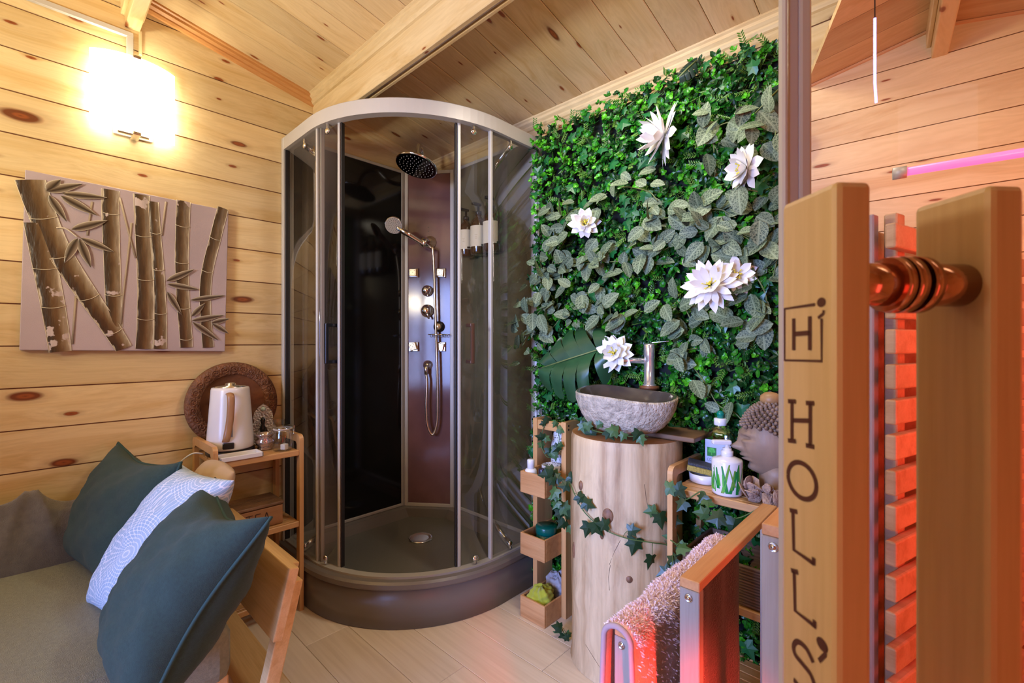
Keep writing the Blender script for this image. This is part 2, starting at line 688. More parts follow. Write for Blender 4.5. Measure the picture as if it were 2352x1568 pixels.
# floor
fl = empty('floor', (0, 0, 0), kind='structure')
boards = []
for L_ in (1.25, .62):
    me = MB().box(-L_ / 2 + .0006, L_ / 2 - .0006, -.08 + .0006, .08 - .0006, -.012, 0, .0012).mesh('floor_board', (0, 0, 0), oak_floor)
    boards.append((L_, me))
r_ = random.Random(3)
y = YF + .08
i = 0
while y < YB + .08:
    x = XL + (0 if i % 2 else -.55) - r_.random() * .3
    while x < XR:
        L_, me = boards[0]
        link('floor_board', me, (x + L_ / 2, y, 0), fl)
        x += L_
    y += .16
    i += 1
part('floor_base', MB().box(XL - .5, XR + .3, YF, YB + .05, -.06, -.011), brown_wood, fl)

# ceiling: two slopes of boards
ce = empty('ceiling', (0, RIDGE_Y, ceil_z(RIDGE_Y)), kind='structure')
ang = math.atan(.2)
for s, ylen in ((1, YB - RIDGE_Y + .02), (-1, RIDGE_Y - YF)):
    Ls = ylen / math.cos(ang)
    mb = MB()
    w = .1346 / 2 - .0011
    sec = [(-w, .002), (-w + .0025, 0), (w - .0025, 0), (w, .002), (w, .018), (-w, .018)]
    mb.prism(sec, lambda a, b, t: Vector((a, t, b)), -Ls / 2, Ls / 2)
    me = mb.mesh('ceiling_board', (0, 0, 0), pine_c)
    yc = RIDGE_Y + s * ylen / 2
    for k in range(-11, 17):
        x = -.827 + .0673 + .1346 * k
        if x < XL - .02 or x > XR:
            continue
        link('ceiling_board', me, (x, yc - RIDGE_Y, -.2 * ylen / 2), ce, (-ang * s, 0, 0))
    mb = MB().prism([(RIDGE_Y, ceil_z(RIDGE_Y) + .012), (RIDGE_Y + s * ylen, ceil_z(RIDGE_Y + s * ylen) + .012),
                     (RIDGE_Y + s * ylen, ceil_z(RIDGE_Y + s * ylen) + .05), (RIDGE_Y, ceil_z(RIDGE_Y) + .05)],
                    lambda a, b, t: Vector((t, a, b)), XL - .05, XR + .05)
    part('roof_deck', mb, brown_wood, ce)

# mouldings: profile (out from the wall, down from the ceiling)
MOULD = [(0, 0), (.030, 0), (.030, .008), (.024, .012), (.024, .022), (.014, .030), (.014, .036), (.008, .044), (0, .046)]


def mould_x(name, y, z, s, x0, x1, sc=1.0, m=None):
    mb = MB().prism([(a * sc, b * sc) for a, b in MOULD], lambda a, b, t: Vector((t, y + s * a, z - b + (.2 * a if s < 0 else 0))), x0, x1)
    return thing(name, mb, m or pine_x, ((x0 + x1) / 2, y, z), kind='structure')


mould_x('trim_1', YB, ceil_z(YB) + .002, -1, XL, XR)
mb = MB().prism(MOULD, lambda a, b, t: Vector((XL + a, t, ceil_z(t) - b)), RIDGE_Y + .03, .938)
thing('trim_2', mb, wood('pine_trim_red', (.66, .33, .11), (.50, .19, .05), None, 1, .4), (XL, .6, 2.3), kind='structure')
mb = MB().prism(MOULD, lambda a, b, t: Vector((XL + a, t, ceil_z(t) - b)), .985, YB)
thing('trim_3', mb, pine_y, (XL, 1.3, 2.15), kind='structure')
mb = MB().prism(MOULD, lambda a, b, t: Vector((XL + a, t, ceil_z(t) - b)), YF, RIDGE_Y - .03)
thing('trim_4', mb, pine_y, (XL, -1, 2.2), kind='structure')

# the beam between room and alcove, with its moulding and the aluminium rail in its underside
YBM = .938
bm_ = empty('beam', (-.4, YBM, 2.078), kind='structure')
part('beam_board', MB().box(XL, XR, YBM, YBM + .018, 2.078, ceil_z(YBM) + .01, .002), pine_x, bm_)
part('beam_board', MB().box(XL, XR, YBM + .034, YBM + .048, 2.082, ceil_z(YBM + .04) + .01, .002), pine_x, bm_)
part('beam_filler', MB().box(XL, XR, YBM + .017, YBM + .036, 2.105, 2.2), brown_wood, bm_)
part('rail', MB().box(XL + .42, XR, YBM + .020, YBM + .032, 2.088, 2.104, .001), alu, bm_)
mould_x('trim_5', YBM, ceil_z(YBM) + .006, -1, XL, XR, 1.0)
# ridge purlin
rb = empty('ridge_beam', (-.4, RIDGE_Y, 2.235), kind='structure')
part('beam_board', MB().box(XL, XR, RIDGE_Y - .022, RIDGE_Y + .022, 2.235, 2.375, .003), pine_x, rb)
part('side_strip', MB().box(XL, XR, RIDGE_Y + .020, RIDGE_Y + .034, 2.275, 2.37, .003), pine_x, rb)
part('side_strip', MB().box(XL, XR, RIDGE_Y - .034, RIDGE_Y - .020, 2.275, 2.37, .003), pine_x, rb)
thing('trim_6', MB().box(XL, XL + .008, RIDGE_Y + .018, RIDGE_Y + .028, 2.15, 2.24, .001), pine_z, (XL, RIDGE_Y, 2.15), kind='structure')
# ------------------------------------------------------------------ shower cabin
SX, SY, SR = -1.349, .808, .55
CXc, CYc = SX - SR, SY + SR


def quad_path(off, n=28, x_end=None, y_end=None):
    P = []
    xs = XL + .004
    for i in range(4):
        P.append((Vector((xs + (CXc - xs) * i / 4, SY - off, 0)), Vector((0, -1, 0))))
    for i in range(n + 1):
        a = -PI / 2 + PI / 2 * i / n
        nn = Vector((math.cos(a), math.sin(a), 0))
        P.append((Vector((CXc, CYc, 0)) + nn * (SR + off), nn))
    ye = YB - .004
    for i in range(1, 5):
        P.append((Vector((SX + off, CYc + (ye - CYc) * i / 4, 0)), Vector((1, 0, 0))))
    return P


def proj_x(p):
    r = CA[1] * p[0] + CA[0] * p[1]
    d = -CA[0] * p[0] + CA[1] * p[1]
    return 1176 + FPX * r / d


def path_cut(off, x0, x1, n=64):
    """the stretch of the quadrant path seen between two bearings"""
    return [q for q in quad_path(off, n) if x0 <= proj_x(q[0]) <= x1]


sh = empty('shower_cabin', (-1.75, 1.2, 0), 'quadrant glass shower cabin on a bronze grey tray in the room corner', 'shower')
sec = [(.028, 0), (.028, .146), (.036, .150), (.038, .170), (.030, .180), (-.030, .180), (-.036, .176), (-.050, .128), (-.10, .122), (-.10, .08), (-.02, .0)]
path = quad_path(0)
tray = MB().sweep([(p, n) for p, n in path], [(.028, 0), (.028, .148), (-.02, .148), (-.02, 0)], smooth=False)
ty = part('tray', MB().sweep(path, [(.028, .002), (.028, .146), (.020, .150), (-.02, .150), (-.02, .002)], smooth=True), tray_m, sh)
lip = part('tray_rim', MB().sweep(path, [(.034, .150), (.038, .156), (.038, .172), (.030, .180), (-.030, .180), (-.036, .174), (-.052, .126), (-.06, .126), (-.05, .150)], smooth=False), tray_m, sh)
# tray floor with raised ledges along both walls
inner = [p for p, n in quad_path(-.05)]
poly = [(p.x, p.y) for p in inner] + [(XL + .004, YB - .004)]
mb = MB()
mb.add([Vector((a, b, .126)) for a, b in poly], [tuple(range(len(poly)))])
part('tray_floor', mb, tray_in, sh)
mb = MB()
mb.prism([(XL + .004, .126), (XL + .07, .126), (XL + .055, .172), (XL + .004, .176)], lambda a, b, t: Vector((a, t, b)), SY + .03, YB - .004)
mb.prism([(YB - .004, .126), (YB - .07, .126), (YB - .055, .172), (YB - .004, .176)], lambda a, b, t: Vector((t, a, b)), XL + .004, SX - .03)
# diagonal step below the column
ca, cb = Vector((-2.184, 1.425, 0)), Vector((-1.94, 1.614, 0))
dd = (cb - ca).normalized()
nn = Vector((dd.y, -dd.x, 0))
for zz0, zz1, of in ((.126, .172, .035),):
    q = [ca - dd * .03 + nn * of, cb + dd * .03 + nn * of, Vector((-1.95, 1.616, 0)), Vector((-2.186, 1.616, 0)), Vector((-2.186, 1.42, 0))]
    n_ = len(q)
    mb.add([Vector((p.x, p.y, zz0)) for p in q] + [Vector((p.x, p.y, zz1)) for p in q], [tuple(range(n_, 2 * n_))] + [(k, (k + 1) % n_, n_ + (k + 1) % n_, n_ + k) for k in range(n_)])
part('tray_ledge', mb, tray_m, sh)
dr = at_z(966, 1235, .128)
mb = MB().lathe([(.060, .126), (.060, .130), (.054, .133), (.046, .131), (.04, .128)], (dr.x, dr.y, 0), 36)
part('drain', mb, chrome_r, sh)

# frame
part('top_rail', MB().sweep(path, [(.012, 1.945), (.012, 2.0), (.006, 2.005), (-.022, 2.005), (-.022, 1.945)], smooth=False), alu, sh)
part('bottom_rail', MB().sweep(path, [(.008, .180), (.008, .188), (-.022, .188), (-.022, .180)], smooth=False), alu_d, sh)
part('wall_profile', MB().box(XL + .002, XL + .024, SY - .014, SY + .022, .18, 2.0, .002), alu, sh)
part('wall_profile', MB().box(XL + .024, XL + .030, SY - .006, SY + .014, .18, 1.95, .001), dark_rubber, sh, 'dark rubber seal strip')
part('wall_profile', MB().box(SX - .022, SX + .014, YB - .026, YB - .002, .18, 2.0, .002), alu, sh)
part('wall_profile', MB().box(SX - .014, SX + .006, YB - .034, YB - .026, .18, 1.95, .001), white_matte, sh, 'white seal strip')


def post(px, w, off, m, lab=None, dn=.012, nm='door_profile'):
    best = min(quad_path(off, 200), key=lambda q: abs(proj_x(q[0]) - px) + (0 if q[0].y < 1.5 or px > 1000 else 9))
    p, n = best
    t = Vector((-n.y, n.x, 0))
    mat = Matrix(((t.x, n.x, 0, p.x), (t.y, n.y, 0, p.y), (0, 0, 1, 0), (0, 0, 0, 1)))
    return part(nm, MB().box(-w / 2, w / 2, -dn, dn * .4, .188, 1.946, .0015, mat=mat), m, sh, lab)


post(729, .012, -.004, alu)
post(739, .010, -.012, alu_d)
post(779, .012, -.020, alu)
post(785, .006, -.022, dark_rubber, 'dark rubber edge seal')
post(1047, .006, -.022, dark_rubber, 'dark rubber edge seal')
post(1054, .012, -.020, alu)
post(1128, .012, -.004, alu)
# panes
def pane(off, x0, x1, lab, nm):
    q = path_cut(off, x0, x1)
    part(nm, MB().sweep(q, [(.0025, .186), (.0025, 1.95), (-.0025, 1.95), (-.0025, .186)], smooth=True), clear_glass, sh, lab)


pane(-.004, 650, 738, 'fixed left glass pane', 'fixed_pane')
pane(-.004, 1128, 1244, 'fixed right glass pane', 'fixed_pane')
pane(-.022, 690, 782, 'sliding left glass door', 'sliding_door')
pane(-.022, 1048, 1185, 'sliding right glass door', 'sliding_door')


def handle(px, m, lab):
    p, n = min(quad_path(.018, 200), key=lambda q: abs(proj_x(q[0]) - px))
    t = Vector((-n.y, n.x, 0))
    mat = Matrix(((t.x, n.x, 0, p.x), (t.y, n.y, 0, p.y), (0, 0, 1, 0), (0, 0, 0, 1)))
    z0, z1 = .993, 1.152
    mb = MB()
    mb.box(-.007, .007, .0, .014, z0, z1, .003, mat=mat)
    mb.box(-.007, .007, -.042, .004, z0, z0 + .014, .002, mat=mat)
    mb.box(-.007, .007, -.042, .004, z1 - .014, z1, .002, mat=mat)
    part('door_handle', mb, m, sh, lab)


handle(752, plain('dark_handle', (.03, .032, .04), .25, .6), 'dark bow handle of the left door')
handle(1083, plain('brown_handle', (.13, .07, .045), .3, .5), 'brown bow handle of the right door')

# rollers
for px, z in ((752, 1.918), (1088, 1.918), (1164, 1.912), (706, 1.91), (747, .215), (1092, .212), (1164, .215), (707, .215)):
    p, n = min(quad_path(-.002, 200), key=lambda q: abs(proj_x(q[0]) - px))
    mb = MB()
    mb.lathe([(.004, -.004), (.013, -.002), (.013, .003), (.009, .006), (.003, .007)], p + Vector((0, 0, z)), 16, mat=Vector((0, 0, 1)).rotation_difference(n).to_matrix().to_4x4())
    zz = .028 if z > 1 else -.02
    mb.box(p.x - .005, p.x + .005, p.y - .005, p.y + .005, min(z, z + zz), max(z, z + zz), .001)
    part('roller', mb, chrome, sh)

# wall panels
def framed(nm, a, b, z0, z1, nrm, m, fw=.016, fm=alu, lab=None):
    """a, b: ends in plan; nrm: towards the inside of the cabin"""
    d = (b - a)
    L_ = d.length
    d.normalize()
    mat = Matrix(((d.x, nrm.x, 0, a.x), (d.y, nrm.y, 0, a.y), (0, 0, 1, 0), (0, 0, 0, 1)))
    pn = part(nm, MB().box(.002, L_ - .002, -.004, .004, z0 + .002, z1 - .002, mat=mat), m, sh, lab)
    mb = MB()
    for u0, u1, v0, v1 in ((0, fw, z0, z1), (L_ - fw, L_, z0, z1), (fw, L_ - fw, z0, z0 + fw), (fw, L_ - fw, z1 - fw, z1)):
        mb.box(u0, u1, -.003, .010, v0, v1, .0015, mat=mat)
    f = part('panel_frame', mb, fm, pn)
    return mat


framed('wall_panel', Vector((XL + .012, SY + .02, 0)), Vector((XL + .012, 1.43, 0)), .176, 2.02, Vector((1, 0, 0)), black_glass, lab='black left wall panel', fm=alu_d, fw=.014)
framed('wall_panel', Vector((-1.945, YB - .012, 0)), Vector((SX - .02, YB - .012, 0)), .176, 2.02, Vector((0, -1, 0)), olive_glass, lab='grey right wall panel')
mcol = framed('column_panel', Vector((-2.176, 1.444, 0)), Vector((-1.957, 1.609, 0)), .172, 2.02, nn, col_panel, fw=.018, lab='plum brown column panel between the two walls')
framed('column_side', Vector((XL + .012, 1.425, 0)), Vector((-2.176, 1.444, 0)), .172, 2.02, nn, alu_d, fw=.004)
framed('column_side', Vector((-1.957, 1.609, 0)), Vector((-1.945, YB - .012, 0)), .172, 2.02, nn, alu_d, fw=.004)
P0 = Vector((-2.176, 1.444, 0))


def at_col(px, py, off=0.0):
    d = ray(px, py)
    k = Vector((nn.x, nn.y, 0))
    t = (k.dot(P0) + off) / (k.dot(Vector((d.x, d.y, 0))))
    return C0 + d * t


NROT = Vector((0, 0, 1)).rotation_difference(nn).to_matrix().to_4x4()
colmat = lambda p: Matrix(((dd.x, nn.x, 0, p.x), (dd.y, nn.y, 0, p.y), (0, 0, 1, p.z), (0, 0, 0, 1)))
jet_m = plain('brass_tinted_chrome', (.66, .50, .29), .3, .75)
for px, py, rot in ((951, 627, 0), (1013, 627, .12), (951, 796, -.28), (1013, 796, .2)):
    p = at_col(px, py, .008)
    j = part('body_jet', MB().box(-.026, .026, -.004, .012, -.026, .026, .003, mat=colmat(p)), chrome, sh)
    q = MB().box(-.020, .020, .010, .026, -.020, .020, .003, mat=colmat(p) @ Matrix.Rotation(rot, 4, 'Y'))
    part('nozzle_plate', q, jet_m, j)
    hb = MB()
    for a, c in ((-.010, .010), (.010, .010), (0, 0), (-.010, -.010), (.010, -.010)):
        hb.lathe([(.0018, 0), (.0018, .0012)], (0, 0, 0), 8, mat=colmat(p) @ Matrix.Rotation(rot, 4, 'Y') @ Matrix.Translation((a, .0265, c)) @ Matrix.Rotation(-PI / 2, 4, 'X'))
    part('nozzle_hole', hb, black_m, j, kind='stuff')
for px, py, R_, a in ((982, 668, .031, .9), (982, 714, .036, -1.0)):
    p = at_col(px, py, .006)
    v = part('valve_knob', MB().lathe([(R_, 0), (R_, .008), (R_ * .93, .014), (R_ * .62, .018), (R_ * .6, .040), (R_ * .5, .046), (.001, .047)], p, 28, mat=NROT), chrome, sh)
    e = p + nn * .036 + dd * (.034 * (.75 if a > 0 else .55)) + Vector((0, 0, .034 * (.5 if a > 0 else -1.3)))
    part('lever', MB().cyl(p + nn * .034, e, .0055, 10), chrome, v)
p = at_col(983, 838, .006)
ow = part('hose_outlet', MB().lathe([(.027, 0), (.026, .006), (.014, .012), (.012, .03), (.001, .031)], p, 24, mat=NROT), chrome, sh)
part('elbow', MB().tube([p + nn * .02, p + nn * .034 + Vector((0, 0, -.012)), p + nn * .036 + Vector((0, 0, -.05))], .0105, 12), chrome, ow)
p_out = p + nn * .036 + Vector((0, 0, -.05))
p = at_col(983, 557, .006)
hold = part('wall_holder', MB().lathe([(.036, 0), (.035, .006), (.02, .014), (.018, .045), (.001, .046)], p + dd * .012, 24, mat=NROT), jet_m, sh)
part('cradle', MB().lathe([(.026, -.02), (.030, -.01), (.030, .012), (.024, .024)], p + nn * .05 - dd * .004 - Vector((0, 0, .012)), 20, mat=Vector((0, 0, 1)).rotation_difference(Vector((-.6, -.3, .5)).normalized()).to_matrix().to_4x4()), chrome, hold)
for k in (522, 531):
    p2 = at_col(984, k, .005)
    part('screw_hole', MB().lathe([(.0028, 0), (.0028, .0015)], p2, 8, mat=NROT), black_m, sh)
# soap dish of wire
p = at_col(1006, 768, .05)
mb = MB()
ring = [p + dd * (.052 * math.cos(a)) + nn * (.038 * math.sin(a)) for a in [2 * PI * k / 24 for k in range(24)]]
mb.tube(ring, .003, 6, closed=True)
for k in (-2, -1, 0, 1, 2):
    u = .018 * k
    h_ = .038 * math.sqrt(max(0, 1 - (u / .052) ** 2))
    mb.tube([p + dd * u + nn * h_, p + dd * u + nn * h_ * .6 - Vector((0, 0, .014)), p + dd * u - nn * h_ * .6 - Vector((0, 0, .014)), p + dd * u - nn * h_], .0016, 5)
part('soap_dish', mb, chrome, sh)
p = at_col(1009, 750, .006)
kn = part('slide_knob', MB().lathe([(.030, 0), (.030, .010), (.024, .02), (.001, .021)], p, 24, mat=NROT), black_m, sh, 'black knob above the soap dish')
part('knob_cap', MB().lathe([(.019, .018), (.019, .034), (.014, .040), (.001, .041)], p, 20, mat=NROT), jet_m, kn)

# rain head on its gooseneck
hc = at_y(957, 380, 1.315)
tilt = Vector((0, 0, 1)).rotation_difference(Vector((.17 - .20, .16 + .15, 1)).normalized()).to_matrix().to_4x4()
rh = part('rain_head', MB().lathe([(.001, .018), (.03, .017), (.085, .010), (.102, .004), (.104, 0), (.102, -.005), (.098, -.007)], hc, 48, mat=tilt, caps=False), chrome, sh, 'round chrome rain shower head')
part('spray_face', MB().lathe([(.0985, -.0068), (.001, -.0072)], hc, 48, mat=tilt, caps=False), plain('dark_mirror_face', (.06, .055, .065), .06, 1.0), rh)
hb = MB()
for ring_r, cnt in ((.014, 5), (.03, 10), (.047, 15), (.064, 20), (.082, 26)):
    for k in range(cnt):
        a = 2 * PI * k / cnt
        hb.lathe([(.0019, -.0070), (.0015, -.0095)], hc, 6, mat=tilt @ Matrix.Translation((ring_r * math.cos(a), ring_r * math.sin(a), 0)))
part('nozzle', hb, white_matte, rh, kind='stuff')
top = at_col(995, 404, -.01)
arm = smooth_path([hc + Vector((0, 0, .014)), hc + Vector((-.005, .01, .06)), hc + Vector((-.03, .035, .115)), hc + Vector((-.08, .085, .125)), hc + Vector((-.13, .135, .06)), Vector((top.x, top.y, 2.0))], 5)
part('shower_arm', MB().tube(arm, .0125, 12), chrome_r, sh)

# hand shower: lifts off its cradle
a0 = at_col(983, 566, .06)
b0 = at_y(912, 522, 1.33)
hs = empty('hand_shower', a0, 'chrome hand shower on its wall holder with hanging metal hose', 'shower head')
dv = (b0 - a0).normalized()
mb = MB().tube([a0 - dv * .02, a0 + dv * .03, a0 + dv * .11, b0], .012, 14, radii=[.0115, .0125, .014, .016])
part('handle', mb, chrome, hs)
fdir = Vector((.72, -.62, -.42)).normalized()
fm = Vector((0, 0, 1)).rotation_difference(fdir).to_matrix().to_4x4()
hd = part('head', MB().lathe([(.012, -.022), (.034, -.014), (.045, -.004), (.046, .004), (.042, .008)], b0 + dv * .02, 32, mat=fm), chrome, hs)
part('spray_face', MB().lathe([(.041, .0082), (.001, .0088)], b0 + dv * .02, 32, mat=fm, caps=False), plain('grey_spray_face', (.55, .54, .53), .4), hd)
hb = MB()
for ring_r, cnt in ((.009, 6), (.018, 11), (.027, 16), (.035, 20)):
    for k in range(cnt):
        a = 2 * PI * k / cnt
        hb.lathe([(.0015, .0085), (.0012, .011)], b0 + dv * .02, 6, mat=fm @ Matrix.Translation((ring_r * math.cos(a), ring_r * math.sin(a), 0)))
part('nozzle', hb, black_m, hd, kind='stuff')
hp = [a0 - dv * .018, at_col(994, 572, .062), at_col(997, 620, .05), at_col(1000, 720, .045), at_col(1004, 840, .045), at_col(1005, 930, .045), at_col(1003, 975, .046), at_col(993, 998, .048), at_col(982, 975, .05), at_col(979, 930, .05), at_col(981, 880, .045), p_out]
hp = smooth_path(hp, 14)
mb = MB().tube(hp, .0068, 8, radii=[.0068 + (.0008 if i % 2 else 0) for i in range(len(hp))])
part('hose', mb, plain('brass_tinted_hose', (.72, .58, .40), .28, 1.0), hs)

# three pump bottles on the right panel
amber = plain('amber_plastic', (.055, .022, .008), .12, coat=.5)
label_m = plain('cream_label', (.80, .72, .52), .6)
ink = plain('faint_print', (.62, .53, .36), .6)
rk = empty('bottle_rack', (-1.68, 1.59, 1.50), 'black wall rack holding the pump bottles in the shower', 'rack')
mb = MB().box(-1.80, -1.54, 1.575, 1.602, 1.515, 1.545, .003)
for x in (-1.765, -1.672, -1.58):
    mb.lathe([(.043, 1.545), (.043, 1.555), (.0425, 1.555), (.0425, 1.545)], (x, 1.545, 0), 24, caps=False)
part('rack_body', mb, black_m, rk)
for x, s, nm in ((-1.768, 1.0, 'leftmost amber pump bottle with cream label in the shower'), (-1.675, 1.04, 'middle amber pump bottle with cream label in the shower'), (-1.582, 1.08, 'rightmost amber pump bottle with cream label in the shower')):
    y = 1.535
    z = 1.508
    b = empty('pump_bottle', (x, y, z), nm, 'bottle', 'amber pump bottles in the shower')
    R_ = .038 * s
    part('body', MB().lathe([(.02, 0), (R_ * .9, .001), (R_, .012), (R_, .145 * s), (R_ * .9, .158 * s), (R_ * .5, .175 * s), (.013, .182 * s), (.013, .19 * s)], (x, y, z), 28), amber, b)
    lb = MB()
    lb.grid(lambda u, v: Vector((x + (R_ + .0008) * math.cos(-2.6 + 2.6 * u + .0), y + (R_ + .0008) * math.sin(-2.6 + 2.6 * u), z + .035 * s + .098 * s * v)), 20, 1)
    l = part('label', lb, label_m, b, fix=False)
    lt = MB()
    for v, w in ((.52, .16), (.44, .10), (.36, .13)):
        lt.grid(lambda u, t: Vector((x + (R_ + .0014) * math.cos(-1.05 - w + 2 * w * u), y + (R_ + .0014) * math.sin(-1.05 - w + 2 * w * u), z + .035 * s + .098 * s * (v + .03 * t))), 6, 1)
    part('print', lt, ink, l, kind='stuff', fix=False)
    pm = MB().lathe([(.016, .188 * s), (.016, .205 * s), (.006, .209 * s), (.006, .235 * s)], (x, y, z), 16)
    pm.box(x - .01, x + .01, y - .04, y + .012, z + .232 * s, z + .244 * s, .003)
    part('pump', pm, black_m, b)

# ------------------------------------------------------------------ wall lamp and cable channel
lamp = empty('wall_lamp', (XL, .273, 1.83), 'lit curved white glass wall lamp on the pine wall', 'lamp')


def shade(u, v):
    a = (u - .5) * 1.45
    return Vector((XL + .022 + .05 * (math.cos(a) - math.cos(.725)) / (1 - math.cos(.725)) , .273 + .122 * math.sin(a) / math.sin(.725), 1.838 + .268 * v))


mb = MB()
mb.grid(shade, 24, 6)
n0 = len(mb.v)
mb.grid(lambda u, v: shade(u, v) + Vector((-.005, 0, 0)), 24, 6)
glow = plain('lit_opal_glass', (.8, .78, .72), .3, emit=(1.0, .93, .80), strength=2.6)
part('shade', mb, glow, lamp)
mb = MB().box(XL + .002, XL + .012, .215, .33, 1.832, 2.10, .002)
bk = part('back_plate', mb, alu, lamp)
for z in (1.823, 2.098):
    part('clip', MB().box(XL + .004, XL + .078, .262, .286, z, z + .012, .003), chrome_r, lamp)
part('bottom_bar', MB().box(XL + .046, XL + .06, .222, .312, 1.824, 1.832, .002), chrome_r, lamp)
for by, bz in ((.225, 1.93), (.32, 1.93), (.273, 2.03)):
    bl = bpy.data.lights.new('lamp_bulb', 'POINT')
    bl.energy, bl.color, bl.shadow_soft_size = 1.1, (1.0, .93, .70), .012
    bo = bpy.data.objects.new('lamp_bulb', bl)
    COL.objects.link(bo)
    bo.parent = lamp
    bo.location = (.034, by - .273, bz - 1.83)
cc = empty('cable_channel', (XL, -.2, 2.2), 'silver cable channel running over the pine wall down to the lamp', 'cable channel')
part('channel_run', MB().box(XL, XL + .014, -1.6, .272, 2.198, 2.218, .002), alu, cc)
part('channel_drop', MB().box(XL, XL + .014, .252, .272, 2.10, 2.200, .002), alu, cc)
# ------------------------------------------------------------------ bamboo painting
pc = Vector((XL + .02, .281, 1.338))
pt = empty('bamboo_painting', (XL + .001, .281, 1.05), 'unframed canvas painting of brown bamboo on a lilac ground', 'painting')
rotm = Matrix.Translation(pc) @ Matrix.Rotation(-.022, 4, 'X') @ Matrix.Translation(-pc)
canvas_m = plain('lilac_canvas', (.46, .37, .40), .6, var=.12, vscale=3.5, bump=.1, bscale=500)
part('canvas', MB().box(XL + .002, XL + .026, pc.y - .29, pc.y + .29, pc.z - .2925, pc.z + .2925, .002, mat=rotm), canvas_m, pt)
XP = XL + .0265


def culm_mat():
    m, nt, b = nodes('painted_bamboo')
    L = nt.links
    at = N(nt, 'ShaderNodeAttribute', attribute_name='across')
    tc = N(nt, 'ShaderNodeTexCoord')
    mp = N(nt, 'ShaderNodeMapping')
    mp.inputs['Scale'].default_value = (1, 1, .22)
    L.new(tc.outputs['Object'], mp.inputs[0])
    n1 = N(nt, 'ShaderNodeTexNoise', _Scale=70.0, _Detail=5.0)
    L.new(mp.outputs[0], n1.inputs['Vector'])
    ad = N(nt, 'ShaderNodeMath', operation='MULTIPLY_ADD')
    ad.inputs[1].default_value = .5
    ad.inputs[2].default_value = -.25
    L.new(n1.outputs['Fac'], ad.inputs[0])
    sm = N(nt, 'ShaderNodeMath', operation='ADD')
    L.new(at.outputs['Fac'], sm.inputs[0])
    L.new(ad.outputs[0], sm.inputs[1])
    r = ramp(nt, [(0, (.55, .47, .36)), (.06, (.035, .018, .008)), (.34, (.065, .034, .014)), (.56, (.14, .080, .034)), (.78, (.26, .185, .105)), (.93, (.40, .32, .23)), (1, (.62, .55, .44))])
    L.new(sm.outputs[0], r.inputs[0])
    n2 = N(nt, 'ShaderNodeTexNoise', _Scale=16.0, _Detail=4.0)
    L.new(tc.outputs['Object'], n2.inputs['Vector'])
    r2 = ramp(nt, [(.64, (0, 0, 0)), (.66, (1, 1, 1))])
    L.new(n2.outputs['Fac'], r2.inputs[0])
    mx = N(nt, 'ShaderNodeMixRGB')
    L.new(r2.outputs[0], mx.inputs[0])
    L.new(r.outputs[0], mx.inputs[1])
    mx.inputs[2].default_value = (.55, .45, .43, 1)
    L.new(mx.outputs[0], b.inputs['Base Color'])
    b.inputs['Roughness'].default_value = .35
    bp = N(nt, 'ShaderNodeBump', _Strength=.5, _Distance=.004)
    L.new(n1.outputs['Fac'], bp.inputs['Height'])
    L.new(bp.outputs[0], b.inputs['Normal'])
    return m


cm = culm_mat()
cream = plain('cream_paint_line', (.72, .64, .48), .4)
pale_stem = plain('pale_painted_stem', (.38, .29, .20), .6)


def pcv(cx, cy):
    """point on the canvas front from a close-up view of the painting"""
    return at_x(cx / 3.095, 360 + cy / 3.095, XP)


def culm(pts, w0, w1, nodes_at, z=0):
    P = smooth_path([pcv(*p) for p in pts], 8)
    n = len(P)
    L_ = [0]
    for i in range(1, n):
        L_.append(L_[-1] + (P[i] - P[i - 1]).length)
    K = 8
    vs, fs, ac = [], [], []
    X = Vector((1, 0, 0))
    for i, p in enumerate(P):
        t = (P[min(i + 1, n - 1)] - P[max(i - 1, 0)]).normalized()
        side = X.cross(t).normalized()
        if side.y < 0:
            side = -side
        u = L_[i] / L_[-1]
        w = w0 + (w1 - w0) * u
        for q in nodes_at:
            w *= 1 + .10 * math.exp(-((u - q) / .02) ** 2)
        for k in range(K + 1):
            a = k / K
            h_ = .0045 * math.sin(PI * a) + z
            vs.append(p + side * (w * (a - .5)) + X * h_)
            ac.append(a)
    for i in range(n - 1):
        for k in range(K):
            fs.append((i * (K + 1) + k, i * (K + 1) + k + 1, (i + 1) * (K + 1) + k + 1, (i + 1) * (K + 1) + k))
    mb = MB().add(vs, fs, 0, True)
    o = part('culm', mb, cm, pt, fix=False)
    at_ = o.data.attributes.new('across', 'FLOAT', 'POINT')
    at_.data.foreach_set('value', ac)
    for q in nodes_at:
        i = min(range(n), key=lambda i: abs(L_[i] / L_[-1] - q))
        t = (P[min(i + 1, n - 1)] - P[max(i - 1, 0)]).normalized()
        side = X.cross(t).normalized()
        if side.y < 0:
            side = -side
        w = (w0 + (w1 - w0) * q) * 1.1
        nb = MB().tube([P[i] + side * w * (a - .5) + t * (.006 * math.sin(PI * a)) * (-1 if t.z > 0 else 1) + X * (.0015 + z + .0045 * math.sin(PI * a)) for a in [k / 8 for k in range(9)]], .0009, 5)
        part('node_ring', nb, cream, o)
    for s in (-1, 1):
        eb = MB().tube([P[i] + (X.cross((P[min(i + 1, n - 1)] - P[max(i - 1, 0)]).normalized()).normalized()) * s * (w0 + (w1 - w0) * L_[i] / L_[-1]) * .505 + X * (.001 + z) for i in range(n)], .0009, 4)
        part('paint_line', eb, cream, o)
    return o


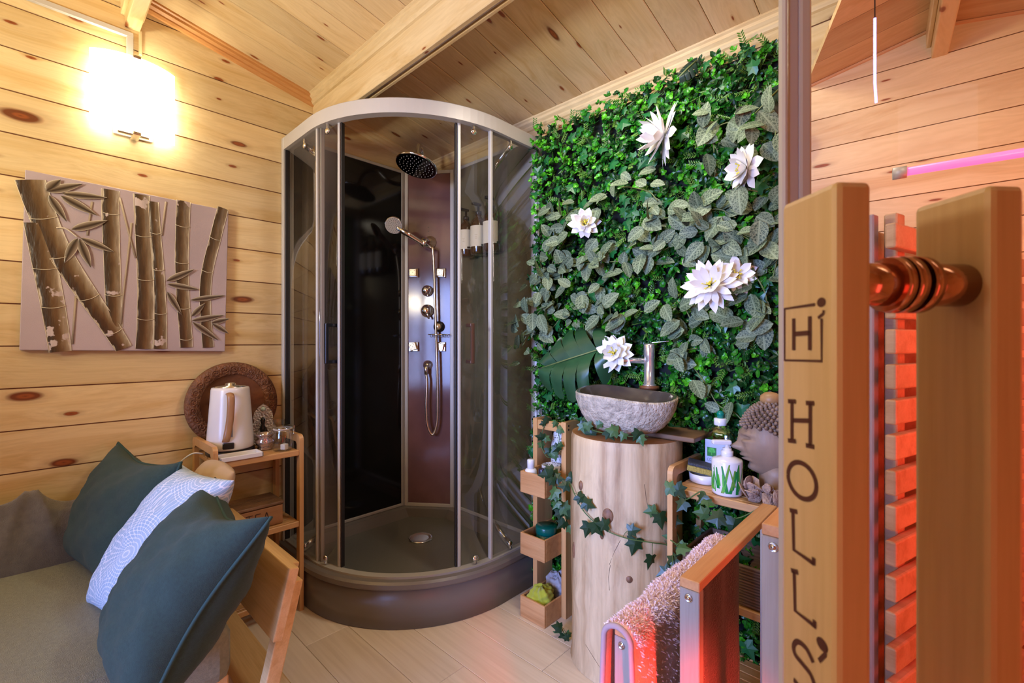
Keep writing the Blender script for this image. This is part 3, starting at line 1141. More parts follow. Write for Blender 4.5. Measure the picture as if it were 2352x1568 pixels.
K_ = 1 / 3.095
culm([(265, 470), (325, 790), (385, 1100), (430, 1385)], .062, .054, (.33, .66))
culm([(785, 235), (785, 400), (795, 700), (805, 980), (815, 1210)], .047, .042, (.18, .76))
culm([(1585, 365), (1530, 580), (1468, 845), (1460, 1100), (1480, 1355)], .038, .038, (.22, .48))
culm([(1090, 320), (1105, 540), (1125, 800), (1140, 1110), (1140, 1365)], .030, .039, (.22, .47, .77))
culm([(1305, 315), (1298, 490), (1292, 750), (1302, 1040), (1322, 1275), (1325, 1355)], .044, .040, (.17, .43, .72, .94))
culm([(1005, 270), (1020, 560), (1035, 870), (1035, 1150), (1025, 1365)], .046, .050, (.27, .55, .80))
culm([(215, 165), (298, 400), (420, 670), (610, 965), (790, 1220), (880, 1362)], .070, .048, (.21, .43, .68, .88), .0015)
for a in ([(655, 320), (620, 560)], [(850, 290), (910, 520), (965, 720)], [(935, 470), (905, 750), (875, 1000), (860, 1190)], [(1180, 320), (1150, 560)], [(540, 990), (515, 1330)]):
    mb = MB()
    q = [pcv(*p) for p in a]
    mb.tube(q, .0035, 5)
    part('thin_stem', mb, pale_stem, pt)


def leaf_mat():
    m, nt, b = nodes('painted_leaf')
    L = nt.links
    at = N(nt, 'ShaderNodeAttribute', attribute_name='across')
    r = ramp(nt, [(0, (.62, .55, .42)), (.08, (.26, .21, .15)), (.40, (.030, .018, .010)), (.55, (.07, .045, .025)), (.88, (.28, .22, .16)), (1, (.66, .59, .46))])
    L.new(at.outputs['Fac'], r.inputs[0])
    L.new(r.outputs[0], b.inputs['Base Color'])
    b.inputs['Roughness'].default_value = .4
    return m


lm_ = leaf_mat()


def pleaf(a, c, w):
    A, B_ = pcv(*a), pcv(*c)
    X = Vector((1, 0, 0))
    t = (B_ - A)
    L_ = t.length
    t.normalize()
    s = X.cross(t).normalized()
    vs, fs, ac = [], [], []
    n = 10
    for i in range(n + 1):
        u = i / n
        ww = w * (math.sin(PI * u ** .75) ** .85) * .5 if 0 < u < 1 else 0
        for k, a_ in enumerate((-1, -.5, 0, .5, 1)):
            vs.append(A + t * L_ * u + s * ww * a_ + X * (.007 + .0015 * (1 - abs(a_))))
            ac.append((a_ + 1) / 2)
    for i in range(n):
        for k in range(4):
            fs.append((i * 5 + k, i * 5 + k + 1, (i + 1) * 5 + k + 1, (i + 1) * 5 + k))
    o = part('painted_leaf', MB().add(vs, fs, 0, True), lm_, pt, fix=False)
    at_ = o.data.attributes.new('across', 'FLOAT', 'POINT')
    at_.data.foreach_set('value', ac)


for a, c, w in (((330, 245), (430, 165), .030), ((330, 250), (590, 195), .026), ((440, 265), (765, 295), .024), ((345, 275), (475, 465), .024), ((430, 280), (690, 420), .028),
                ((505, 520), (765, 455), .026), ((550, 580), (455, 760), .026), ((560, 585), (645, 790), .026), ((570, 580), (815, 680), .024),
                ((1180, 885), (1380, 800), .024), ((1185, 905), (1415, 945), .022), ((1185, 960), (1290, 1125), .022), ((1350, 1020), (1600, 985), .020),
                ((1358, 1135), (1455, 1040), .020), ((1360, 1165), (1590, 1125), .022), ((1365, 1175), (1550, 1305), .024), ((1500, 1180), (1628, 1150), .020), ((1505, 1185), (1625, 1258), .020)):
    pleaf(a, c, w)
part('twig', MB().tube(smooth_path([pcv(400, 505) + Vector((.006, 0, 0)), pcv(470, 515) + Vector((.006, 0, 0)), pcv(550, 575) + Vector((.007, 0, 0))]), .002, 5), cream, pt)

# ------------------------------------------------------------------ bamboo carts (tea cart on the left, shelf cart beside the log)


def cart(name, origin, rz, w, d, label, group, low_shelf=True):
    """local: x along the width, y from front (0) to back (d)"""
    t = empty(name, origin, label, 'cart', group)
    t.rotation_euler = (0, 0, rz)
    o0 = ORG[t]
    ORG[t] = Vector((0, 0, 0))
    tk, pw = .016, .03
    for s, x in ((0, 0), (1, w - tk)):
        mb = MB()
        # rounded inverted U
        R_ = .022
        outer = [(0, 0), (0, .705 - R_)] + [(R_ - R_ * math.cos(a), .705 - R_ + R_ * math.sin(a)) for a in (.4, .8, 1.2)] + [(R_, .705), (d - R_, .705)] + \
                [(d - R_ + R_ * math.sin(a), .705 - R_ + R_ * math.cos(a)) for a in (.4, .8, 1.2)] + [(d, .705 - R_), (d, 0)]
        innr = [(d - pw, 0), (d - pw, .665), (d - pw - .01, .675), (pw + .01, .675), (pw, .665), (pw, 0)]
        mb.prism(outer + innr, lambda a, b, tt, x=x: Vector((x + tt, a, b)), 0, tk)
        part('side_frame', mb, bamboo_z, t)
    zs = (.645, .36, .085)
    for z in zs:
        part('front_rail', MB().box(tk, w - tk, .004, .018, z - .022, z, .002), bamboo_x, t)
        part('back_rail', MB().box(tk, w - tk, d - .018, d - .004, z - .022, z, .002), bamboo_x, t)
        n_ = 6
        for k in range(n_):
            y = .022 + (d - .044) * (k + .5) / n_
            sw = (d - .044) / n_ * .40
            part('shelf_slat', MB().box(tk, w - tk, y - sw, y + sw, z - .009, z - .001, .001), bamboo_x, t)
        for x in (tk, w - tk - .012):
            part('end_rail', MB().box(x, x + .012, .018, d - .018, z - .022, z - .009, .001), bamboo_x, t)
    ORG[t] = o0
    return t


# the tea cart: front edge along +y at x = -1.876
cart('bamboo_cart', (-1.876, .452, 0), PI / 2, .315, .29, 'bamboo cart holding the kettle and tea box against the left wall', 'bamboo carts')
# the other one: front edge along +x at y = 1.324
cart('bamboo_cart', (-.605, 1.322, 0), 0, .37, .25, 'bamboo cart right of the log, holding the soap pump and stone head', 'bamboo carts')
SH = .645

# carved wooden plate leaning on the wall
cpm = plain('carved_wood', (.19, .075, .033), .45, var=.3, vscale=30, bump=.9, bscale=95)
plc = Vector((XL + .035, .592, .822))
pm = Matrix.Rotation(PI / 2 - .07, 4, 'Y')
pl = empty('carved_plate', (XL + .05, .592, SH), 'round carved dark wooden plate leaning on the wall behind the kettle', 'plate')
part('rim', MB().lathe([(.168, -.004), (.172, .004), (.168, .012), (.150, .016), (.122, .015), (.118, .008)], plc, 56, mat=pm, caps=False), cpm, pl, 'carved leaf border')
part('well', MB().lathe([(.168, -.004), (.02, -.006), (.001, -.006), (.001, .0), (.10, .0), (.119, .009)], plc, 56, mat=pm, caps=False), brown_wood, pl)
rel = MB()
r_ = random.Random(5)
for k in range(26):
    a = 2 * PI * k / 26
    ctr = Vector((.144 * math.cos(a), .144 * math.sin(a), .0165))
    tv = Vector((-math.sin(a), math.cos(a), 0))
    rv = Vector((math.cos(a), math.sin(a), 0))
    ring = [plc + (pm @ (ctr + tv * .013 * math.cos(b) + rv * .011 * math.sin(b))) for b in [2 * PI * j / 12 for j in range(12)]]
    rel.tube(ring, .0022, 5, closed=True)
    rel.tube([plc + (pm @ (ctr - tv * .008 - rv * .004)), plc + (pm @ (ctr + rv * .004)), plc + (pm @ (ctr + tv * .008 - rv * .004))], .002, 5)
part('carving', rel, cpm, pl, kind='stuff')

# electric kettle
kx, ky = -2.03, .548
kt = empty('kettle', (kx, ky, SH), 'white electric kettle with a curved wooden handle on the bamboo cart', 'kettle')
kz = SH
part('power_base', MB().lathe([(.080, 0), (.083, .004), (.083, .016), (.078, .02)], (kx, ky, kz), 40), black_m, kt)
part('body', MB().lathe([(.076, .021), (.0805, .026), (.080, .05), (.0655, .248), (.063, .256), (.055, .258)], (kx, ky, kz), 48), white_gloss, kt)
part('lid', MB().lathe([(.054, .256), (.052, .262), (.020, .265), (.018, .272), (.010, .275), (.001, .276)], (kx, ky, kz), 40), chrome_r, kt)
hdv = Vector((.94, -.34, 0)).normalized()
sdv = Vector((.34, .94, 0)).normalized()
prof = [(.062, .236), (.086, .238), (.097, .226), (.098, .200), (.092, .150), (.088, .11), (.088, .075), (.082, .06)]
hp = smooth_path([Vector((kx, ky, kz)) + hdv * a + Vector((0, 0, b)) + sdv * (.010 * math.sin(i * .6)) for i, (a, b) in enumerate(prof)], 6)
vs, fs = [], []
for i, p in enumerate(hp):
    t = (hp[min(i + 1, len(hp) - 1)] - hp[max(i - 1, 0)]).normalized()
    nrm = sdv.cross(t).normalized()
    for k in range(10):
        a = 2 * PI * k / 10
        vs.append(p + sdv * .0125 * math.cos(a) + nrm * .0055 * math.sin(a))
for i in range(len(hp) - 1):
    for k in range(10):
        fs.append((i * 10 + k, i * 10 + (k + 1) % 10, (i + 1) * 10 + (k + 1) % 10, (i + 1) * 10 + k))
fs += [tuple(range(10)), tuple(reversed(range((len(hp) - 1) * 10, len(hp) * 10)))]
part('handle', MB().add(vs, fs, 0, True), walnut_z, kt)
a0 = math.atan2(hdv.y, hdv.x)
gw = MB().grid(lambda u, v: Vector((kx + (.0812 - .0725 * (.075 + .12 * v - .05) + .0006) * math.cos(a0 + .02 + .16 * u), ky + (.0812 - .0725 * (.075 + .12 * v - .05) + .0006) * math.sin(a0 + .02 + .16 * u), kz + .075 + .12 * v)), 4, 6)
part('water_window', gw, plain('water_window', (.25, .30, .42), .08, .2), kt, fix=False)
sw = MB()
cen = Vector((kx, ky, kz + .042)) + hdv * .0795
smat = Matrix(((sdv.x, hdv.x, 0, cen.x), (sdv.y, hdv.y, 0, cen.y), (0, 0, 1, cen.z), (0, 0, 0, 1)))
part('switch', MB().box(-.019, .019, -.006, .004, -.012, .012, .004, mat=smat), black_m, kt)
part('cord', MB().tube(smooth_path([(kx - .02, ky - .085, kz + .008), (kx - .03, ky - .12, kz + .012), (kx - .06, ky - .16, kz - .03), (kx - .11, ky - .2, kz - .12), (XL + .012, ky - .24, .45)]), .003, 6), white_matte, kt, 'white cord')

# ornate silver frame with gem, cup, jar, sugar, tray
silver = plain('embossed_silver', (.62, .58, .56), .30, .9, bump=.9, bscale=140)
oc = Vector((-2.10, .69, SH))
orn = empty('silver_mirror', oc, 'small ornate silver mirror with a pointed top and pale gem', 'mirror')
vt = Vector((.36, .93, 0)).normalized()
vn = Vector((.93, -.36, 0)).normalized()
ol = [(-.028, 0), (.028, 0), (.044, .02), (.050, .05), (.046, .078), (.034, .096), (.037, .115), (.033, .137), (.018, .158), (0, .172), (-.018, .158), (-.033, .137), (-.037, .115), (-.034, .096), (-.046, .078), (-.050, .05), (-.044, .02)]
part('frame', MB().prism(ol, lambda a, b, t: oc + vt * a + vn * t + Vector((0, 0, b)), 0, .010), silver, orn)
iL = [(.018 * math.sin(a), .05 + .03 * math.cos(a)) for a in [2 * PI * k / 16 for k in range(16)]]
part('mirror_glass', MB().prism(iL, lambda a, b, t: oc + vt * a + vn * t + Vector((0, 0, b)), .0105, .013), chrome, orn)
part('gem', MB().lathe([(.010, 0), (.007, .004), (.001, .006)], oc + vn * .011 + Vector((0, 0, .150)), 10, mat=Vector((0, 0, 1)).rotation_difference(vn).to_matrix().to_4x4()), plain('pale_gem', (.55, .75, .72), .05, coat=1), orn)
of = oc + vn * .035 + vt * .0
mb = MB().lathe([(.010, 0), (.012, .004), (.005, .03), (.009, .06), (.012, .075), (.006, .088), (.008, .100), (.010, .108), (.004, .118), (.001, .12)], of + Vector((0, 0, 0)), 16)
thing('figurine', mb, plain('dark_bronze', (.03, .026, .022), .25, .6), of, 'tiny dark figurine with a pale head in front of the silver mirror', 'figurine')
cu = Vector((-2.0, .662, SH))
cg = plain('silvered_glass', (.62, .52, .50), .06, .75)
thing('tea_light_glass', MB().lathe([(.026, 0), (.03, .004), (.024, .012), (.032, .022), (.034, .036), (.024, .046), (.036, .060), (.038, .064), (.034, .064), (.022, .046), (.03, .034), (.02, .012), (.001, .01)], cu, 24, caps=False), cg, cu, 'faceted silvered glass cup between kettle and clip jar', 'cup')
jr = Vector((-1.925, .705, SH))
ja = empty('clip_jar', jr, 'small clear clip-top glass jar on the cart corner', 'jar')
part('body', MB().lathe([(.001, .002), (.034, .002), (.037, .008), (.037, .070), (.032, .080), (.032, .086)], jr, 32, caps=False), jar_glass, ja)
part('lid', MB().lathe([(.036, .088), (.036, .094), (.030, .099), (.001, .100)], jr, 32, caps=False), jar_glass, ja)
part('seal', MB().lathe([(.033, .085), (.036, .085), (.036, .089), (.033, .089)], jr, 32, caps=False), plain('pale_seal', (.60, .52, .42), .5), ja)
mb = MB()
mb.tube([jr + Vector((.034 * math.cos(a), .034 * math.sin(a), .08)) for a in [2 * PI * k / 24 for k in range(24)]], .0013, 5, closed=True)
q = jr + Vector((-.01, .036, .08))
mb.tube([q, q + Vector((0, .012, .012)), q + Vector((0, .010, -.02)), q + Vector((0, .002, -.028))], .0013, 5)
q = jr + Vector((-.012, -.034, .084))
mb.tube([q, q + Vector((.0, -.014, -.006)), q + Vector((.004, -.022, -.016))], .0013, 5)
part('wire_clip', mb, chrome_r, ja)
thing('sugar_cube', MB().box(-.011, .011, -.011, .011, 0, .022, .002, mat=Matrix.Translation(jr + Vector((.004, .004, .0035))) @ Matrix.Rotation(.5, 4, 'Z')), white_matte, jr + Vector((.004, .004, .0035)), 'white sugar cube inside the clip jar', 'sugar cube')
tz = SH + .001
tr = Vector((-1.91, .545, tz))
mb = MB()
mb.box(-.032, .032, -.068, .068, 0, .004, .001, mat=Matrix.Translation(tr))
for a in ((-.036, -.030, -.072, .072), (.030, .036, -.072, .072), (-.036, .036, -.072, -.066), (-.036, .036, .066, .072)):
    mb.box(*a, 0, .017, .002, mat=Matrix.Translation(tr))
thing('small_tray', mb, white_gloss, tr, 'small oblong white tray at the front of the cart', 'tray')
gc = Vector((-2.085, .745, SH))
thing('drinking_glass', MB().lathe([(.001, .003), (.022, .003), (.026, .1)], gc, 20, caps=False), jar_glass, gc, 'plain tall drinking glass beside the silver mirror', 'glass')


# lettering made of strokes on a plane
def strokes(mb, polys, fn, w, t=.0006):
    """polys: list of poly-lines of (u, v); fn(u, v, t) -> point; w: stroke width"""
    for pl_ in polys:
        n = len(pl_)
        L, R_ = [], []
        for i in range(n):
            a = Vector(pl_[max(i - 1, 0)] + (0,)) if len(pl_[0]) == 2 else None
            p0 = Vector((*pl_[max(i - 1, 0)], 0))
            p1 = Vector((*pl_[min(i + 1, n - 1)], 0))
            d = (p1 - p0).normalized()
            q = Vector((*pl_[i], 0))
            s = Vector((-d.y, d.x, 0)) * w / 2
            L.append(q + s)
            R_.append(q - s)
        vs = []
        for l, r in zip(L, R_):
            vs += [fn(l.x, l.y, t), fn(r.x, r.y, t)]
        fs = [(2 * i, 2 * i + 1, 2 * i + 3, 2 * i + 2) for i in range(n - 1)]
        mb.add(vs, fs)
    return mb


# TEA box on the middle shelf
tb = Vector((-1.975, .60, .36))
bx = empty('tea_box', tb, 'wooden box lettered TEA with a carved lid on the cart middle shelf', 'box')
part('body', MB().box(-1.985 - .065, -1.91, .46, .70, .361, .435, .003), wood('tea_box_wood', (.42, .21, .09), (.32, .15, .06), None, 1, .5), bx)
part('lid', MB().box(-1.985 - .068, -1.907, .457, .703, .438, .450, .003), plain('carved_lid', (.22, .12, .065), .4, var=.4, vscale=14, bump=1.0, bscale=70, stretch=(1, .4, 1)), bx)
dk = plain('burnt_letters', (.05, .02, .01), .6)
mb = MB()
fn = lambda u, v, t: Vector((-1.9095 + t, .566 + u, .3845 + v))
Hh = .034
strokes(mb, [[(0, Hh), (.024, Hh)], [(.012, Hh), (.012, 0)], [(.034, 0), (.034, Hh)], [(.034, Hh), (.052, Hh)], [(.034, Hh / 2), (.049, Hh / 2)], [(.034, 0), (.052, 0)],
             [(.062, 0), (.073, Hh)], [(.073, Hh), (.084, 0)], [(.066, .011), (.080, .011)]], fn, .0032)
part('letter', mb, dk, bx, kind='stuff', fix=False)
# baskets on the bottom shelf
bk = Vector((-1.99, .655, .087))
thing('wicker_bowl', MB().lathe([(.05, 0), (.07, .02), (.082, .06), (.085, .10), (.080, .10), (.076, .06), (.062, .022), (.001, .012)], bk, 28, caps=False), plain('dark_wicker', (.16, .075, .035), .6, var=.5, vscale=60, bump=1, bscale=120), bk, 'brown wicker bowl on the bottom shelf of the tea cart', 'bowl')
thing('dark_jug', MB().lathe([(.03, 0), (.045, .02), (.048, .07), (.03, .12), (.024, .15), (.028, .16)], bk + Vector((-.02, -.01, .02)), 24), plain('smoky_glaze', (.03, .028, .03), .08, coat=.5), bk + Vector((-.02, -.01, .02)), 'dark glazed jug standing in the wicker bowl', 'jug')

# ------------------------------------------------------------------ day bed
MT = .40
bed = empty('day_bed', (-1.55, -.4, 0), 'spruce day bed with a grey green mattress along the left wall', 'bed')
felt = plain('grey_green_felt', (.235, .235, .155), .9, var=.14, vscale=120, bump=.35, bscale=600, sheen=.1)
mb = MB().box(XL + .03, -1.25, -1.75, .345, .26, MT, .03)
part('mattress', mb, felt, bed)
part('bed_base', MB().box(XL + .04, -1.29, -1.75, .345, .19, .255, .004), bed_wood, bed)
tl = Matrix.Translation((0, .409, .367)) @ Matrix.Rotation(-.235, 4, 'X')
part('back_board', MB().box(-2.1, -1.15, -.011, .013, 0, .166, .003, mat=tl), bed_wood, bed)
part('slanted_post', MB().box(-1.225, -1.19, .014, .050, -.385, .12, .003, mat=tl), bed_wood, bed)
part('slanted_post', MB().box(-2.0, -1.96, .014, .050, -.385, .12, .003, mat=tl), bed_wood, bed)
part('post_head', MB().box(-1.9, -1.30, .052, .085, .00, .125, .003, mat=tl), bed_wood, bed)
part('floor_rail', MB().box(-2.1, -.90, .395, .505, .085, .135, .004), bed_wood, bed)
for x in (-2.05, -1.34):
    for y in (-1.6, .2):
        part('leg', MB().box(x - .03, x + .03, y - .03, y + .03, 0, .19, .003), bed_wood, bed)


# cushions
def cushion(name, c, right, up, w, h_, th, mats, label, piping=True, pinch=.10, dent=None, seed=1, cat='cushion', group=None, ptop=None):
    right = Vector(right).normalized()
    up = Vector(up)
    up = (up - right * up.dot(right)).normalized()
    nrm = right.cross(up).normalized()
    c = Vector(c)
    r_ = random.Random(seed)
    ph = [r_.uniform(0, 6.28) for _ in range(8)]

    def edge(u, v):
        """u, v in -1..1 ; concave sides, pulled corners"""
        x = u * (1 - pinch * (1 - v * v) * abs(u) ** 2)
        y = v * (1 - (ptop if ptop and v > 0 else pinch) * (1 - u * u) * abs(v) ** 2)
        return x, y

    def f(side):
        def g(a, b):
            u, v = a * 2 - 1, b * 2 - 1
            u = math.sin(u * PI / 2)
            v = math.sin(v * PI / 2)
            x, y = edge(u, v)
            k = (max(0, 1 - u * u) ** .5) * (max(0, 1 - v * v) ** .5)
            z = th / 2 * k ** .8
            wr = .035 * math.sin(7 * u + 3 * v + ph[0]) + .03 * math.sin(9 * v - 4 * u + ph[1]) + .03 * math.sin(14 * (u + v) + ph[2]) + .02 * math.sin(17 * u - 11 * v + ph[3])
            rad = .06 * math.sin(10 * math.atan2(v, u) + ph[4]) * (u * u + v * v) * .5
            z *= 1 + wr + rad
            if dent:
                z *= 1 - dent * math.exp(-((u * .9) ** 2 + (v - .9) ** 2) / .12)
            return c + right * (x * w / 2) + up * (y * h_ / 2) + nrm * (z * side)
        return g
    mb = MB()
    mb.grid(f(1), 36, 36)
    mb.grid(f(-1), 36, 36)
    o = thing(name, mb, mats[0], c - up * h_ / 2, label, cat, group)
    if piping:
        pts = []
        for s in range(4):
            for k in range(24):
                q = -1 + 2 * k / 24
                u, v = [(q, -1), (1, q), (-q, 1), (-1, -q)][s]
                x, y = edge(u, v)
                pts.append(c + right * (x * w / 2) + up * (y * h_ / 2) + nrm * (.006 * math.sin(5 * u + 3 * v + ph[5])))
        part('piping', MB().tube(pts, .0042, 8, closed=True), mats[1], o)
    return o


green = plain('bottle_green_linen', (.019, .047, .036), .85, var=.15, vscale=160, bump=.3, bscale=700, sheen=.08)
green2 = plain('bottle_green_piping', (.022, .058, .048), .8)
cushion('cushion', (-1.845, .20, .560), (.97, .18, .0), (-.02, .15, .37), .48, .36, .17, (green, green2), 'dark green linen cushion nearest the wall, behind the patterned cushion', seed=2, group='cushions on the day bed', pinch=.10, dent=.45, ptop=.20)


def mandala():
    m, nt, b = nodes('mandala_cotton')
    L = nt.links
    tc = N(nt, 'ShaderNodeTexCoord')
    vo = N(nt, 'ShaderNodeTexVoronoi', _Scale=6.0)
    vo.inputs['Randomness'].default_value = .35
    L.new(tc.outputs['Object'], vo.inputs['Vector'])
    # vector from the cell centre gives the rosettes their spokes
    sc = N(nt, 'ShaderNodeVectorMath', operation='SCALE')
    sc.inputs['Scale'].default_value = 1.0
    L.new(tc.outputs['Object'], sc.inputs[0])
    sb = N(nt, 'ShaderNodeVectorMath', operation='SUBTRACT')
    L.new(sc.outputs[0], sb.inputs[0])
    L.new(vo.outputs['Position'], sb.inputs[1])
    sp = N(nt, 'ShaderNodeSeparateXYZ')
    L.new(sb.outputs[0], sp.inputs[0])
    at = N(nt, 'ShaderNodeMath', operation='ARCTAN2')
    L.new(sp.outputs['Z'], at.inputs[0])
    L.new(sp.outputs['X'], at.inputs[1])
    m1 = N(nt, 'ShaderNodeMath', operation='MULTIPLY')
    m1.inputs[1].default_value = 20.0
    L.new(at.outputs[0], m1.inputs[0])
    s1 = N(nt, 'ShaderNodeMath', operation='SINE')
    L.new(m1.outputs[0], s1.inputs[0])
    m2 = N(nt, 'ShaderNodeMath', operation='MULTIPLY')
    m2.inputs[1].default_value = 66.0
    L.new(vo.outputs['Distance'], m2.inputs[0])
    s2 = N(nt, 'ShaderNodeMath', operation='SINE')
    L.new(m2.outputs[0], s2.inputs[0])
    ml = N(nt, 'ShaderNodeMath', operation='MULTIPLY')
    L.new(s1.outputs[0], ml.inputs[0])
    L.new(s2.outputs[0], ml.inputs[1])
    ab = N(nt, 'ShaderNodeMath', operation='ABSOLUTE')
    L.new(ml.outputs[0], ab.inputs[0])
    r = ramp(nt, [(.0, (.70, .73, .80)), (.18, (.66, .70, .80)), (.30, (.33, .45, .60)), (1, (.36, .48, .62))])
    L.new(ab.outputs[0], r.inputs[0])
    L.new(r.outputs[0], b.inputs['Base Color'])
    b.inputs['Roughness'].default_value = .85
    return m


mand = mandala()
cushion('cushion', (-1.515, .248, .550), (.96, .20, .0), (-.03, .19, .27), .29, .38, .16, (mand, mand), 'pale blue white mandala patterned cushion between the green cushions', piping=False, seed=4, group='cushions on the day bed', pinch=.06)
cushion('cushion', (-1.272, .248, .528), (1, .0, 0), (.0, .195, .285), .395, .41, .21, (green, green2), 'dark green linen cushion in front, nearest the bed end', seed=9, group='cushions on the day bed', pinch=.13, dent=.35, ptop=.27)
bei = plain('beige_leatherette', (.52, .38, .26), .5)
cushion('bolster', (-1.70, .37, .555), (1, .1, 0), (0, .15, .3), .22, .27, .10, (bei, bei), 'beige rounded headrest pad behind the patterned cushion', piping=False, seed=3, pinch=-.12, cat='headrest')

# blanket heaped along the wall
fleece = plain('taupe_fleece', (.14, .12, .09), .95, var=.12, vscale=60, bump=.4, bscale=350, sheen=.4)


def blk(u, v):
    y = -1.3 + 1.42 * u
    a = v * PI
    wob = .5 + .5 * math.sin(9 * u + 2.5 * math.sin(4 * v)) + .35 * math.sin(23 * u - 5 * v + 1)
    hgt = .205 * (1 - .22 * max(0, (u - .8) / .2) ** 2) + .03 * wob * math.sin(a)
    wid = .085 + .025 * math.sin(7 * u + 1) + .022 * math.sin(19 * u + 3 * v) * math.sin(a)
    fold = 1.0 * (.016 * math.sin(11 * v + 16 * u + 2 * math.sin(9 * u)) + .012 * math.sin(21 * v - 27 * u + 1.5 * math.sin(13 * u)) + .02 * max(0, math.sin(5 * v - 19 * u)) ** 3) * math.sin(a)
    rdg = lambda p: (1 - abs(math.sin(p))) ** 2
    fold += (.040 * rdg(19 * u + 1.9 * v + .5 * math.sin(21 * u)) + .030 * rdg(31 * u - 2.6 * v + 1.1) + .026 * rdg(4.6 * v + 9 * u + .8 * math.sin(17 * u)) - .034) * math.sin(a)
    x = -2.075 + (wid + fold) * math.cos(a)
    z = MT + max(0, (hgt + fold) * math.sin(a) ** .7)
    if x < XL + .008:
        x = XL + .008
    return Vector((x, y, z))


mb = MB().grid(blk, 150, 48)
thing('blanket', mb, fleece, (-2.06, -.5, MT), 'taupe fleece blanket heaped along the wall on the mattress', 'blanket', fix=False)
# ------------------------------------------------------------------ plant wall
rnd = random.Random(11)


def leaf_shader(name, col, col2, rough=.35):
    m, nt, b = nodes(name)
    L = nt.links
    oi = N(nt, 'ShaderNodeNewGeometry')
    r = ramp(nt, [(0, col), (1, col2)])
    L.new(oi.outputs['Random Per Island'], r.inputs[0])
    L.new(r.outputs[0], b.inputs['Base Color'])
    b.inputs['Roughness'].default_value = rough
    b.inputs['Subsurface Weight'].default_value = 0
    return m


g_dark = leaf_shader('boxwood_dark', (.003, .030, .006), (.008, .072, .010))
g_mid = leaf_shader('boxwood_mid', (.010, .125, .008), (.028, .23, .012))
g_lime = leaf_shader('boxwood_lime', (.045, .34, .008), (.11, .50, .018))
g_ivy = leaf_shader('ivy_green', (.006, .075, .022), (.016, .16, .040), .35)
g_yel = leaf_shader('fern_green', (.05, .16, .015), (.12, .25, .03), .45)
g_back = plain('plant_mat_backing', (.003, .006, .005), .9)
PW_X0, PW_X1 = -1.345, -.350
pw = empty('artificial_hedge', (-.7, YB, 0), 'artificial boxwood and ivy leaf mat covering the back wall', 'hedge')
part('mat_backing', MB().box(PW_X0 + .03, PW_X1, YB - .028, YB - .003, .0, 2.0), g_back, pw)


def frame_of(nrm, spin):
    n = nrm.normalized()
    t = n.orthogonal().normalized()
    b_ = n.cross(t)
    return t * math.cos(spin) + b_ * math.sin(spin), n.cross(t * math.cos(spin) + b_ * math.sin(spin)), n


def small_leaf(mb, base, t, n, L_, w, mi):
    s = n.cross(t)
    p = [base, base + t * L_ * .35 + s * w * .5 + n * L_ * .04, base + t * L_ * .8 + s * w * .38, base + t * L_, base + t * L_ * .8 - s * w * .38, base + t * L_ * .35 - s * w * .5 + n * L_ * .04]
    o = len(mb.v)
    mid = base + t * L_ * .55 - n * L_ * .10
    mb.v += [tuple(q) for q in p] + [tuple(mid)]
    for k in range(6):
        mb.f.append((o + k, o + (k + 1) % 6, o + 6))
        mb.m.append(mi)
        mb.sm.append(False)


mb = MB()
FW = Vector((0, -1, 0))
n_cl = 0
while n_cl < 6600:
    x = rnd.uniform(PW_X0, PW_X1)
    z = rnd.uniform(.02, 2.03)
    edge = min(x - PW_X0, 2.03 - z)
    if edge < .03 and rnd.random() < .5:
        continue
    n_cl += 1
    dpt = rnd.uniform(.0, .05)
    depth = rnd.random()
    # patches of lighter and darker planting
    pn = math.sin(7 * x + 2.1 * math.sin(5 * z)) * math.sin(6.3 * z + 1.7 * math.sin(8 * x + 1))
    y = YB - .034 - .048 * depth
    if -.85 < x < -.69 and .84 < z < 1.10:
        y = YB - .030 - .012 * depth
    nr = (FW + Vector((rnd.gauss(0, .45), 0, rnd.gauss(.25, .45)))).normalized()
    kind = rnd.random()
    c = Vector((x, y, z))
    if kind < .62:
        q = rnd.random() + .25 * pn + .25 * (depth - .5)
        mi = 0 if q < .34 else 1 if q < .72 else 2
        cnt = rnd.randint(5, 8)
        t0 = rnd.random() * 6.28
        sz = rnd.uniform(.011, .018)
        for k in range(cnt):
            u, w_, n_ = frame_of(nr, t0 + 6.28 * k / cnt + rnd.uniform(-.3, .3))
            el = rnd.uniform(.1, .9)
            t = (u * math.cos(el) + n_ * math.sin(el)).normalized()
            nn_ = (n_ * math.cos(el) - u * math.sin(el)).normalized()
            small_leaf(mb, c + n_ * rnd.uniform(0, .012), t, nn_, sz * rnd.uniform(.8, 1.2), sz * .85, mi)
    elif kind < .80:
        # ferny sprig
        u, w_, n_ = frame_of(nr, rnd.random() * 6.28)
        for k in range(5):
            for s in (-1, 1):
                t = (u * .6 + w_ * s * .7 + n_ * .3).normalized()
                small_leaf(mb, c + u * .007 * k + n_ * .004 * k, t, n_, .014, .005, 4)
    else:
        t0 = rnd.random() * 6.28
        for k in range(rnd.randint(4, 7)):
            u, w_, n_ = frame_of(nr, t0 + k * 1.3)
            t = (u + n_ * rnd.uniform(-.2, .6)).normalized()
            small_leaf(mb, c, t, n_, rnd.uniform(.02, .034), .014, 0 if rnd.random() < .7 else 1)
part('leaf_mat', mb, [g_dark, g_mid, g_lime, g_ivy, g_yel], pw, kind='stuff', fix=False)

# single ivy leaves of the mat
IVY = [(0, 0), (.22, -.10), (.50, -.02), (.36, .22), (.52, .50), (.25, .52), (0, 1.0), (-.25, .52), (-.52, .50), (-.36, .22), (-.50, -.02), (-.22, -.10)]


